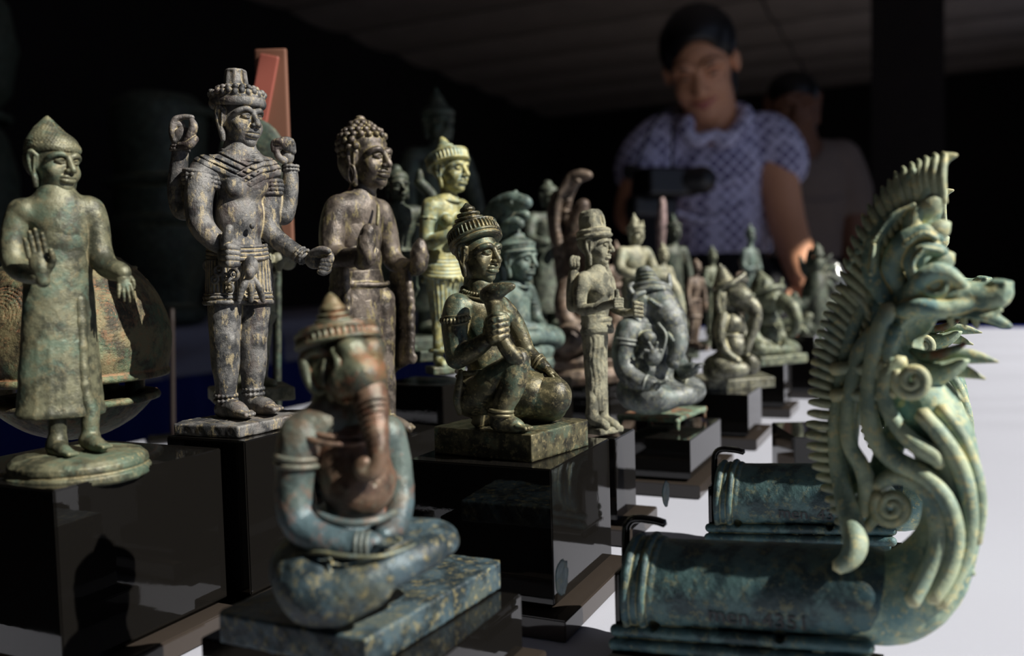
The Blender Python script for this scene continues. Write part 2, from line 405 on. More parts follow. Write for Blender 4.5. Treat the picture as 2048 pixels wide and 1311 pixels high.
WHITE = cloth_mat('white_cloth', (.50, .52, .60)); RUNNER = cloth_mat('lavender_grey_cloth', (.25, .25, .31)); NAVY = cloth_mat('navy_cloth', (.012, .024, .16))
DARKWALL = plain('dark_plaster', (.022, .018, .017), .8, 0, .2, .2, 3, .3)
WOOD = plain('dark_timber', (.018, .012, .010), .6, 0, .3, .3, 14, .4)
CEIL = plain('ceiling_board', (.5, .42, .38), .3, 0, .5, .15, 5, .25)
FLOOR = plain('floor_concrete', (.11, .10, .09), .5, 0, .4, .2, 6, .3)

# ------------------------------------------------------------------ the place: directions u (along the table) and v (towards the open side)
AU = math.radians(65.2); Uv = np.array((math.cos(AU), math.sin(AU), 0)); Vv = np.array((math.sin(AU), -math.cos(AU), 0)); Zv = np.array((0, 0, 1.0))
def ab(a, b, z=0.0): return Uv*a + Vv*b + Zv*z
def slab(name, a0, a1, b0, b1, z0, z1, mat, parent=None, bevel=0.0, base=None, kind=None):
    bm = bmesh.new(); vs = [bm.verts.new(ab(a, b, z)-(base if base is not None else 0)) for z in (z0, z1) for a, b in ((a0, b0), (a1, b0), (a1, b1), (a0, b1))]
    for f in ((3, 2, 1, 0), (4, 5, 6, 7), (0, 1, 5, 4), (1, 2, 6, 5), (2, 3, 7, 6), (3, 0, 4, 7)): bm.faces.new([vs[i] for i in f])
    if bevel: bmesh.ops.bevel(bm, geom=bm.edges[:], offset=bevel, segments=2, affect='EDGES', profile=.6)
    o = link_bm(name, bm, mat, parent)
    if kind: tag(o, kind=kind)
    return o
A0, A1, B0, B1, HC = -2.2, 11.5, -4.6, 1.9, 3.0
slab('floor', A0, A1, B0, B1, -.1, 0, FLOOR, kind='structure')
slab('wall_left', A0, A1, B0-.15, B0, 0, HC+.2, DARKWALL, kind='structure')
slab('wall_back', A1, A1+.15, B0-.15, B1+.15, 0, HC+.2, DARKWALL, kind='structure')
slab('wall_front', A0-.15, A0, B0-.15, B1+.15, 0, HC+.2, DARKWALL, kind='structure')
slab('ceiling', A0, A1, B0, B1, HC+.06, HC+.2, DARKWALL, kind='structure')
# the open side: a wall with one wide doorway that lets the sun reach the tables
OA0, OA1, OZ = -1.3, 3.1, 2.90
wr = empty('wall_right', ab(A0, B1, 0)); tag(wr, kind='structure')
rb = ab(A0, B1, 0)
slab('wall_panel', A0, OA0, B1, B1+.15, 0, HC+.2, DARKWALL, wr, base=rb); slab('wall_panel', OA1, 6.0, B1, B1+.15, 0, HC+.2, DARKWALL, wr, base=rb)
slab('wall_panel', 9.2, A1, B1, B1+.15, 0, HC+.2, DARKWALL, wr, base=rb); slab('wall_panel', 6.0, 9.2, B1, B1+.15, 0, .7, DARKWALL, wr, base=rb); slab('wall_panel', 6.0, 9.2, B1, B1+.15, 2.5, HC+.2, DARKWALL, wr, base=rb)  # gap between these panels: unseen window opening added to brighten the ceiling
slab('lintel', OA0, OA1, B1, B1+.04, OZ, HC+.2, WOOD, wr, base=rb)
slab('added_shade_strip', 1.45, OA1, B1-.03, B1-.005, 2.735, HC, DARKWALL, wr, base=rb)  # unseen strip added under the lintel to keep sun off the woman's upper body
# ceiling boards run across the room with seams between them
cb = [o for o in COL.objects if o.name == 'ceiling'][0]
na = 17; st = (A1-A0)/na
for i in range(na):
    bm = bmesh.new(); r = random.Random(i)
    for s2 in range(2):
        b0, b1 = (B0, -1.2) if s2 == 0 else (-1.18, B1)
        a = A0+i*st; sag = .03+.02*r.random(); L = []
        for j in range(7):
            t = j/6; L.append([bm.verts.new(ab(a+.015+t*(st-.03), b, HC+.05-sag*math.sin(math.pi*t))) for b in (b0, b1)])
        for j in range(6): bm.faces.new((L[j][0], L[j][1], L[j+1][1], L[j+1][0]))
    link_bm('ceiling_board', bm, CEIL, cb, True)

# main table: navy cloth to the floor, white cloth over its top
TA0, TA1, TB0, TB1 = .135, 1.95, -.52, .75
tb = empty('cloth_table', ab((TA0+TA1)/2, (TB0+TB1)/2, 0), 'long display table in the foreground dressed in navy cloth down to the floor', 'table')
ob = np.array(tb.location)
slab('table_top', TA0+.01, TA1-.01, TB0+.01, TB1-.01, TZ-.035, TZ-.004, WOOD, tb, base=ob)
for a in (TA0+.08, TA1-.08):
    for b in (TB0+.08, TB1-.08): slab('leg', a-.025, a+.025, b-.025, b+.025, 0, TZ-.035, WOOD, tb, base=ob)
def skirt(name, a0, a1, b0, b1, z0, z1, mat, parent, base, amp=.012, wl=.09, top=True):      # cloth over a table: flat top, gently pleated sides
    bm = bmesh.new(); P = []; r = random.Random(4)
    for (p, q, nx, ny) in (((a0, b0), (a1, b0), 0, -1), ((a1, b0), (a1, b1), 1, 0), ((a1, b1), (a0, b1), 0, 1), ((a0, b1), (a0, b0), -1, 0)):
        L = abs(q[0]-p[0])+abs(q[1]-p[1]); k = max(4, int(L/wl*6))
        for i in range(k): P.append((p[0]+(q[0]-p[0])*i/k, p[1]+(q[1]-p[1])*i/k, nx, ny, i/k*L/wl*2*math.pi))
    rows = []
    for j, (z, f) in enumerate(((z1, 0), (z1-.006, .25), (z1-.05, .55), ((z0+z1)/2, .85), (z0, 1.0))):
        rows.append([bm.verts.new(ab(x+nx*(amp*f*(1+math.sin(ph))+.004*min(1, j)), y+ny*(amp*f*(1+math.sin(ph))+.004*min(1, j)), z)-base) for x, y, nx, ny, ph in P])
    m = len(P)
    for j in range(4):
        for i in range(m): bm.faces.new((rows[j][i], rows[j][(i+1) % m], rows[j+1][(i+1) % m], rows[j+1][i]))
    if top: bm.faces.new(rows[0])
    return link_bm(name, bm, mat, parent, True)
skirt('navy_skirt', TA0, TA1, TB0, TB1, .01, TZ-.002, NAVY, tb, ob)
tc = skirt('tablecloth', TA0-.006, TA1-.09, TB0-.006, TB1+.006, TZ-.16, TZ, WHITE, None, np.zeros(3), amp=.006, wl=.16)
tag(tc, 'white woven tablecloth spread over the navy table, in the sun', 'tablecloth')

# acrylic display blocks on their slabs
def block(label, near, Lu, Lv, ztop, margin=None, th=.007, ang=0.0, D=None, z0=None, group='black acrylic display blocks'):
    # near = pixel of the near top corner of the block, ztop above the table; Lu along the table, Lv towards the left
    if D is not None: C = W(*near, D); ztop = C[2]-TZ
    else: C = onz(*near, TZ+ztop)
    u = np.array((math.cos(AU+ang), math.sin(AU+ang), 0)); v = np.array((math.sin(AU+ang), -math.cos(AU+ang), 0))
    o = empty('display_block', np.array((C[0], C[1], TZ))+u*Lu/2-v*Lv/2, label, 'display block', group)
    def bx(name, ua, ub, va, vb, za, zb, mat, bev):
        bm = bmesh.new(); vs = [bm.verts.new(u*(x-Lu/2)+v*(y+Lv/2)+Zv*z) for z in (za, zb) for x, y in ((ua, va), (ub, va), (ub, vb), (ua, vb))]
        for f in ((3, 2, 1, 0), (4, 5, 6, 7), (0, 1, 5, 4), (1, 2, 6, 5), (2, 3, 7, 6), (3, 0, 4, 7)): bm.faces.new([vs[i] for i in f])
        bmesh.ops.bevel(bm, geom=bm.edges[:], offset=bev, segments=2, affect='EDGES'); return link_bm(name, bm, mat, o)
    if margin is not None:
        bx('slab', -margin, Lu+margin, -Lv-margin, margin, .0004, th, ACRS, .0004)
        bx('gap_plate', .002, Lu-.002, -Lv+.002, -.002, th, th+.0016, ACR, .0002)
        bx('block', 0, Lu, -Lv, 0, th+.0016, ztop, ACR, .0004)
    else: bx('block', 0, Lu, -Lv, 0, .0004, ztop, ACR, .0004)
    return C, u, v
def under(f, label, w=60, d=50, th=.005):        # the block a figure stands on: from the table up to its foot
    zs = min(min((v.co.z for v in o.data.vertices), default=0) for o in f.o.children if o.type == 'MESH')
    zt = f.O[2]+zs-TZ
    if zt < .006: f.o.location.z -= zt-.0006; return
    c = f.O+f.s*np.array((0, 0, 0)); u, v = Uv, Vv; Lu, Lv = w*f.s, d*f.s
    o = empty('display_block', np.array((c[0], c[1], TZ)), label, 'display block', 'black acrylic display blocks')
    for name, m, za, zb, mat in (('slab', .004, .0004, th, ACRS), ('block', 0, th, zt-.0002, ACR)):
        bm = bmesh.new(); vs = [bm.verts.new(u*x+v*y+Zv*z) for z in (za, zb) for x, y in ((-Lu/2-m, -Lv/2-m), (Lu/2+m, -Lv/2-m), (Lu/2+m, Lv/2+m), (-Lu/2-m, Lv/2+m))]
        for q in ((3, 2, 1, 0), (4, 5, 6, 7), (0, 1, 5, 4), (1, 2, 6, 5), (2, 3, 7, 6), (3, 0, 4, 7)): bm.faces.new([vs[i] for i in q])
        bmesh.ops.bevel(bm, geom=bm.edges[:], offset=.0004, segments=2, affect='EDGES'); link_bm(name, bm, mat, o)
def plinth(fig, corners, th, mat, name='plinth', rough=.6, h=2.0, bev=3):
    # rough cast slab: corners = top corners (near, right, far, left) as world points; th in metres
    S = fig.sc(); P = [(np.asarray(p)-fig.O)/fig.s for p in corners]; t = th/fig.s
    c = sum(P)/4; ex = (P[1]-P[0]+P[2]-P[3])/4; ey = (P[3]-P[0]+P[2]-P[1])/4
    a, b = np.linalg.norm(ex), np.linalg.norm(ey); R = np.stack((ex/a, ey/b, np.cross(ex/a, ey/b)), 1)
    S.M = (np.eye(3), np.zeros(3), 1.0); S.b(c-np.array((0, 0, t/2)), (a, b, t/2), rot=R, rnd=bev, k=2); S.M = None
    return S.build(name, mat, h, rough, 3)
block('black block bearing the kneeling figure, centre front', (1102, 938), .056, .0513, .0517, .006)
block('narrow black block under the slim grey standing figure', (1230.6, 878), .0275, .0300, .0430, .0075)
block('low black block under the green elephant figure on a four-legged stool', (1380, 880), .0731, .050, .0282, .006)
block('black block under the cone-hatted elephant figure', (1496, 789), .050, .042, .0343, .006)
M_KN = bronze('olive_bronze', srgb(44, 43, 34), srgb(92, 88, 66), srgb(86, 112, 98), srgb(172, 158, 116), 1.5, .4, .55, (.3, .5), .35, .25, rub=srgb(130, 122, 92))
def kneeler():
    f = Fig('kneeling_figure', 'dark bronze kneeling worshipper in a ribbed conical crown, holding a club upright', 'statuette', 1020, 860, .305, mat=M_KN)
    yaw = 42
    S = f.sc()                                # body
    S.e((966, 648, 2), (46, 38, 58), (yaw, 0, 0), 10)
    S.e((962, 612, 0), (56, 32, 28), (yaw, 0, 0), 14)
    S.e((968, 710, 10), (40, 38, 50), (yaw, 0, 0), 14)
    S.e((956, 778, 16), (42, 40, 42), (yaw, 0, 0), 10)
    S.c((960, 572, 0), (960, 600, 0), 27, 30, 8)
    S.e((990, 634, -22), (20, 15, 16), (yaw, 0, 0), 10)                       # chest
    S.e((1010, 634, 14), (19, 15, 16), (yaw, 0, 0), 10)
    S.ch([(916, 612, -30, 26), (909, 650, -40, 23), (914, 716, -46, 21)], 8)     # near arm
    S.ch([(914, 714, -46, 21), (945, 700, -62, 18), (978, 676, -78, 14)], 6)
    S.ch([(1000, 612, 46, 22), (1030, 650, 62, 19), (1052, 703, 62, 17)], 8)      # far arm, down to the far knee
    S.ch([(1052, 703, 62, 17), (1074, 722, 45, 14), (1092, 738, 30, 12)], 5)
    S.ch([(944, 796, -10, 33), (980, 764, -44, 29), (1034, 728, -68, 25)], 5)     # raised leg
    S.ch([(1034, 722, -66, 25), (1024, 770, -72, 25), (1006, 812, -72, 20), (1000, 842, -70, 18)], 4)
    S.e((1036, 716, -66), (21, 19, 20), k=8)
    S.ch([(996, 842, -64, 18), (1024, 848, -78, 14), (1040, 853, -84, 9)], 6)
    for i in range(5): S.c((1034+i*4.5, 853-i*.4, -96+i*7), (1052+i*4-abs(i-1)*1.5, 857-i*.6, -108+i*8), 5.8-i*.4, 4.8-i*.3, .8)
    S.ch([(970, 806, 34, 42), (1040, 794, 26, 44), (1104, 794, 8, 37)], 8)      # kneeling leg
    S.e((1108, 792, 6), (35, 36, 40), k=8)
    S.ch([(1110, 818, 22, 22), (1050, 832, 46, 20), (975, 838, 40, 18)], 8)
    S.ch([(966, 838, 14, 15), (962, 822, 0, 13)], 4)
    S.build('body', f.mat, 1.7, .4, 1)
    S = f.sc(); hand_ops(S, (1090, 737, 28), (.8, -.35, -.55), (-.2, -.3, -1), 66, (.12, .15, .15, .2), .1, -1, .25)
    S.build('hand', f.mat, 1.1)
    S = f.sc()                                # fist round the shaft
    for i in range(4): S.ch([(974, 646+i*12, -70, 7), (988, 642+i*12, -104, 7.5), (1012, 636+i*11.5, -92, 7), (1010, 640+i*11, -70, 6)], 1.2, 3)
    S.e((988, 664, -76), (22, 18, 27), k=5)
    S.ch([(978, 640, -88, 8), (994, 630, -100, 7.5), (1010, 630, -92, 6)], 2)
    S.build('hand', f.mat, 1.2)
    S = f.sc()                                # the club it holds
    S.ch([(1034, 720, -80, 16), (1010, 690, -88, 14), (994, 650, -86, 13), (988, 612, -82, 15), (984, 594, -82, 17)], 4)
    S.ch([(974, 590, -78, 15), (990, 584, -88, 16), (1010, 576, -96, 10), (1026, 572, -100, 5)], 4)
    S.t((986, 604, -82), (0.1, 0, 1), 15, 3, 2)
    S.build('club', f.mat, 1.4)
    def ex(S):
        for q in (-1, 1):
            S.e((q*.78, .02, -.85), (.1, .1, .16), k=.03); S.e((q*.78, .02, -1.05), (.14, .13, .08), k=.03)
    head(f, (956, 508, 0), 55, 52, 3, 0, extra=ex, wide=1.0, lips=1.1)
    S = f.sc(); S.at(rotm(50, -26, 2), f.P(949, 474, 6), 1.0)               # crown
    S.l((0, 0, 0), [(-18, 48), (-8, 52), (4, 53), (18, 49), (22, 42)], k=2, mod=lambda z, t: np.where(abs(z-5) < 10, 2.2*np.sign(np.sin(40*t))*np.clip(np.sin(40*t)**2*2, 0, 1), 0))
    for z, r in ((-14, 51), (-6, 52.5), (17, 50)): S.t((0, 0, z), (0, 0, 1), r, 3.2, 1.5)
    S.M = None; S.at(rotm(50, -10, -2), f.P(942, 458, 8), 1.0)
    prof = []
    for i, r in enumerate((41, 36, 30, 24, 16)): prof += [(0+i*10, r-5), (4.5+i*10, r), (9+i*10, r-1)]
    S.l((0, 0, -6), prof+[(52, 10), (60, 2)], k=2); S.M = None
    S.build('crown', f.mat, 1.2)
    f.ring('necklace', (960, 580, -4), (0.12, -.25, 1), (36, 33), 3.2, beads=40, n=160); f.ring('necklace', (961, 587, -5), (0.12, -.28, 1), (40, 37), 3, n=60)
    f.ring('armband', (911, 637, -38), (-.1, -.1, 1), 26, 5, flat=(1, 1), n=120, beads=24); f.ring('armband', (911, 646, -39), (-.1, -.1, 1), 25.5, 2.8)
    f.ring('armband', (911, 628, -37), (-.1, -.1, 1), 26, 2.8)
    f.ring('anklet', (1002, 820, -72), (.1, 0, 1), 22, 4); f.ring('anklet', (1002, 828, -71), (.1, 0, 1), 22, 4)
    f.ring('bracelet', (1080, 727, 40), (.7, -.4, -.5), 15, 3); f.ring('bracelet', (1075, 722, 44), (.7, -.4, -.5), 15.5, 3)
    S = f.sc()                                # pleated loincloth over hips and far thigh
    S.e((954, 784, 16), (46, 43, 42), (yaw, 0, 0), 5)
    S.ch([(944, 798, -8, 36), (966, 780, -32, 33), (985, 764, -46, 31)], 4)
    for i in range(9): S.ch([(914+i*2, 752+i*8, 0, 3.5), (924+i*3, 766+i*7.5, -34, 3.5), (944+i*4, 786+i*5, -50-i, 3.5)], 1.2, 3)
    S.ch([(975, 800, 32, 44), (1040, 788, 24, 47), (1062, 788, 18, 45)], 6)
    for i in range(5): S.ch([(1014+i*12, 744+i*4, -14, 3.5), (1010+i*12, 786, -24, 3.5), (1006+i*12, 826, -10, 3.5)], 1.5, 3)
    S.ch([(1084, 750, 14, 4), (1074, 782, -14, 4.5), (1064, 806, -16, 5)], 1.5, 3)
    S.ch([(914, 742, 30, 5), (930, 746, -36, 5), (975, 742, -44, 5), (1006, 738, -16, 5)], 2, 4)
    S.build('loincloth', f.mat, 1.4, .4, 4)
    f.tube('sash_end', [(922, 740, -34, 5), (918, 770, -44, 8), (914, 800, -40, 8), (920, 828, -30, 5)], flat=(.5, 1))
    zt = TZ+.0517+.0092; C = [onz(1065, 871, zt), onz(1169, 838, zt), None, onz(873, 852, zt)]; C[2] = C[1]+C[3]-C[0]
    plinth(f, C, .0091, f.mat, rough=.8)
    f.tube('heel_prop', [(961, 815, -6, 10), (955, 848, -10, 14)], n=10, sub=2)
kneeler()
M_FA = bronze('grey_earthy_bronze', srgb(58, 59, 61), srgb(114, 113, 111), srgb(98, 70, 56), srgb(176, 161, 126), 1.15, .25, .75, (.4, .62), .25, .5, streak=True)
def four_armed():
    f = Fig('four_armed_figure', 'tall grey four-armed male figure with moustache and cylindrical topknot, on a thin square plinth', 'statuette', 485, 845, .325, mat=M_FA)
    yaw = 46
    S = f.sc()
    S.e((484, 350, 0), (62, 40, 56), (yaw, 0, 0), 10)
    S.c((408, 342, -48), (532, 346, 48), 27, 27, 14)
    S.e((480, 432, 0), (50, 36, 70), (yaw, 0, 0), 14)
    S.e((474, 505, 0), (56, 42, 46), (yaw, 0, 0), 12)
    S.c((480, 300, 4), (480, 325, 4), 26, 34, 10)
    for q in (-1, 1): S.e((494+q*22, 374, -24+q*20), (18, 9, 16), (yaw, 0, 0), 18)
    S.e((504, 452, -32), (5, 5, 6), k=4)
    S.ch([(412, 356, -30, 22), (388, 398, -22, 20), (366, 420, -22, 18), (355, 385, -30, 17), (357, 340, -36, 15), (361, 300, -38, 13.5)], 6, 6)   # raised near arm
    S.ch([(404, 352, -58, 26), (397, 400, -68, 23), (401, 446, -72, 21), (420, 472, -74, 18), (442, 490, -70, 15)], 8, 6)      # near hand on the hip
    S.ch([(532, 362, 50, 22), (550, 404, 60, 19), (566, 432, 64, 17), (577, 405, 66, 15.5), (581, 370, 66, 14), (581, 338, 66, 12.5)], 6, 6)
    S.ch([(532, 366, 44, 22), (536, 412, 40, 20), (541, 464, 34, 18), (570, 490, 20, 15.5), (604, 512, 4, 12.5)], 8, 6)
    for (x0, x1, x2, d) in ((449, 450, 452, -22), (508, 505, 505, 22)):
        S.ch([(x0, 590, d, 31), (x0, 640, d, 29), (x1, 682, d-4, 26), (x1+1, 725, d, 25), (x2, 765, d, 19), (x2, 800, d, 17)], 6, 6)
        S.e((x1+8, 680, d-20), (13, 10, 16), k=6)
    for (hx, hy, tx, ty, d) in ((450, 812, 500, 829, -22), (506, 805, 556, 818, 22)):
        S.ch([(hx-4, hy+6, d+8, 17), (hx+22, hy+7, d-22, 17), (tx-10, ty-1, d-44, 9)], 6)
        for i in range(5): S.c((tx-22+i*6, ty-3-i*.6, d-52+i*7.5), (tx-6+i*5-abs(i-1)*2, ty+1-i*.8, d-72+i*8), 6.6-i*.5, 5.4-i*.4, .8)
    S.build('body', f.mat, 1.8, .5, 2)
    S = f.sc()                                # upper near hand: cupped round a broken conch
    S.e((367, 274, -40), (19, 15, 20), k=5)
    S.ch([(353, 288, -40, 8), (345, 262, -40, 7), (350, 240, -40, 6), (366, 234, -38, 5), (384, 235, -38, 5)], 2, 5)
    S.ch([(352, 282, -46, 8), (347, 258, -36, 7), (352, 246, -34, 8), (362, 250, -30, 8)], 3, 4)
    for i in range(3): S.ch([(372+i*4, 286-i*6, -56, 8), (382+i*3, 268-i*7, -58, 7.5), (386-i, 250-i*4, -50, 6)], 1.5, 3)
    S.ch([(362, 292, -52, 8), (378, 290, -60, 8), (390, 278, -56, 7)], 2)
    S.build('hand', f.mat, 1.1, .4)
    S = f.sc()                                # near fist on the hip, thumb up
    for i in range(4): S.ch([(444, 492+i*11, -74, 8), (458, 494+i*11, -92, 8.2), (474, 496+i*10.5, -82, 7)], 1.2, 3)
    S.e((452, 508, -74), (15, 14, 22), k=4)
    S.ch([(448, 490, -84, 9), (454, 472, -92, 9), (459, 456, -94, 7.5)], 3)
    S.build('hand', f.mat, 1.1)
    S = f.sc()                                # far raised hand, fingers curled over
    S.e((574, 312, 62), (15, 12, 18), k=4)
    for i in range(4): S.ch([(586-i*6, 302-i*3, 58-i*4, 7), (582-i*7, 283, 50-i*4, 7), (566-i*6, 280+i*2, 42, 6.5), (560-i*4, 294+i*2, 42, 6)], 1.2, 3)
    S.ch([(568, 322, 50, 7), (556, 312, 42, 6.5), (553, 298, 42, 5.5)], 2)
    S.build('hand', f.mat, 1.1)
    S = f.sc()                                # far lowered hand, closed
    S.e((630, 520, -6), (20, 14, 18), k=5)
    for i in range(4): S.ch([(640+i*2, 508+i*9, -14+i*3, 8), (658-i*1, 508+i*10, -18+i*3, 8), (660-i*4, 520+i*8, -30, 7), (646-i*2, 522+i*7, -32, 6)], 1.2, 3)
    S.ch([(626, 506, -16, 8), (642, 500, -24, 8), (656, 502, -28, 7)], 2)
    S.build('hand', f.mat, 1.1)
    def ex(S):
        for q in (-1, 1):
            S.e((q*.8, .02, -.75), (.14, .16, .16), k=.04); S.e((q*.8, .0, -1.0), (.16, .17, .12), k=.04)
    head(f, (478, 240, 0), 56, 58, 4, 0, tache=True, extra=ex, wide=.98)
    S = f.sc(); S.at(rotm(58, 2, 0), f.P(475, 206, 4), 1.0)
    S.e((0, 4, 4), (46, 50, 32), k=4)
    S.t((0, 0, -2), (0, 0, 1), (47, 53), 6, 3, flat=1.6); S.t((0, 0, 8), (0, 0, 1), (47, 53), 4.5, 2)
    for i in range(26):
        t = i*2*math.pi/26; S.e((49*math.cos(t), 54*math.sin(t), 14+3*(i % 2)), (6.5, 6.5, 7), k=2)
    for q in (-1, 1): S.t((q*44, 14, 4), (q, .2, 0), 11, 5, 2)
    for i in range(18):
        t = i*2*math.pi/18; S.e((36*math.cos(t), 40*math.sin(t), 26), (6, 6, 6), k=2)
    S.l((0, 4, 24), [(0, 27), (10, 24), (26, 22), (38, 20), (42, 17)], k=3, mod=lambda z, t: 1.2*np.cos(8*t))
    S.t((0, 4, 29), (0, 0, 1), 27, 4, 2); S.t((0, 4, 62), (0, 0, 1), 17, 3.5, 2)
    S.e((0, -18, 50), (5, 8, 16), k=2, sub=True); S.M = None
    S.build('crown', f.mat, 1.1, .3)
    S = f.sc()                                # broad collar: plates hugging the chest, V-shaped below
    S.c((412, 340, -46), (532, 344, 46), 31, 31, 14); S.e((484, 350, 0), (66, 45, 56), (yaw, 0, 0), 10); S.c((480, 296, 4), (480, 325, 4), 32, 40, 10)
    def cutline(p, q, off, th, L=260):
        p, q = np.array(p, float), np.array(q, float); d = (q-p)/np.linalg.norm(q-p); nrm = np.array((-d[1], d[0])); c = (p+q)/2+nrm*(off+th)
        S.b((c[0], c[1], 0), (L, 200, th), (0, 0, math.degrees(math.atan2(d[1], d[0]))), .5, 1.5, True)
    cutline((400, 322), (508, 378), 0, 100); cutline((508, 378), (552, 344), 0, 100)
    for o_ in (-34, -22, -12):
        cutline((392, 318), (508, 378), o_, 1.4, 64); cutline((508, 378), (560, 338), o_, 1.4, 32)
    S.c((478, 286, 0), (478, 292, 0), 24, 24, 2, True)
    S.build('collar', f.mat, 1.4, .8)
    for i in range(3): f.ring('neck_ring', (480, 302+i*7, -2-i), (.14, -.2, 1), (35+i*4, 32+i*4), 3.2, n=60, beads=20)
    for (c, ax, R_) in (((403, 358, -50), (.15, 0, 1), 28), ((536, 378, 44), (-.12, 0, 1), 23)):
        for i in range(4): f.ring('armband', (c[0], c[1]-12+i*8, c[2]), ax, R_+5-abs(i-1.5), 5, n=72, beads=18 if i in (1, 2) else 0)
    for i in range(5): f.ball(('armband_tip'), (384-i*2, 345+i*4, -66), 4.5) if hasattr(f, 'ball') else None
    for c, ax, R_ in (((360, 300, -38), (.05, 0, 1), 16), ((361, 294, -38), (.05, 0, 1), 15.5), ((581, 340, 66), (0, 0, 1), 14.5), ((581, 333, 66), (0, 0, 1), 14.5),
                      ((600, 509, 6), (.8, -.35, -.5), 15), ((608, 513, 2), (.8, -.35, -.5), 14.5)): f.ring('bracelet', c, ax, R_, 3.4, n=40, beads=14)
    for x, y, d in ((452, 790, -22), (452, 800, -22), (506, 777, 22), (506, 787, 22)): f.ring('anklet', (x, y, d), (0, 0, 1), 19.5, 4, n=60, beads=16)
    S = f.sc()                                # short pleated loincloth
    S.e((474, 520, 0), (60, 46, 40), (yaw, 0, 0), 8)
    for x, d in ((449, -22), (508, 22)):
        S.l((x, 550, d), [(-54, 37), (-30, 37), (0, 36), (30, 34)], k=8, mod=lambda z, t: 1.1*np.cos(30*t)*(z > -34))
        S.t((x, 604, d), (0, 0, 1), 37, 5, 2); S.t((x, 594, d), (0, 0, 1), 37.5, 3.5, 1.5); S.t((x, 587, d), (0, 0, 1), 37, 2, 1.5)
    for i in range(4): S.t((476, 488+i*8, 0), (.1, -.15, 1), (57+i, 43+i), 4, 2, side=(math.cos(.66), math.sin(.66), 0))
    for (x, y, d, r) in ((416, 530, -40, 9), (438, 540, -64, 9), (452, 556, -66, 8), (467, 549, -66, 10), (430, 558, -60, 7), (459, 575, -64, 7)):
        S.t((x, y, d), (-.3, -1, .1), r, 3.6, 2); S.e((x, y, d-2), (3.5, 4, 3.5), k=1.5)
    S.e((502, 532, -44), (15, 12, 20), k=4); S.e((500, 545, -54), (9, 9, 12), k=3)
    for q in (-1, 0, 1):
        S.ch([(502, 552, -46, 6), (502+q*16, 574, -46+q*8, 7), (502+q*24, 600, -38+q*14, 5)], 2)
    S.ch([(530, 520, 24, 10), (537, 560, 30, 8), (536, 600, 30, 7)], 4)
    S.build('loincloth', f.mat, 1.3, .5, 6)
    zt = TZ+.0599+.0042; C = [onz(481, 855, zt), onz(612, 821, zt), None, onz(357, 845, zt)]; C[2] = C[1]+C[3]-C[0]
    plinth(f, C, .0040, f.mat, rough=.9)
four_armed()
C4, u4, v4 = block('tall black block under the four-armed grey figure', (489, 882), .050, .0342, .0599, .006)
M_LB = bronze('green_grey_bronze', srgb(60, 62, 50), srgb(108, 108, 86), srgb(84, 112, 98), srgb(146, 134, 98), 1.1, .5, .35, (.36, .56), .28, .3, rub=srgb(150, 138, 100))
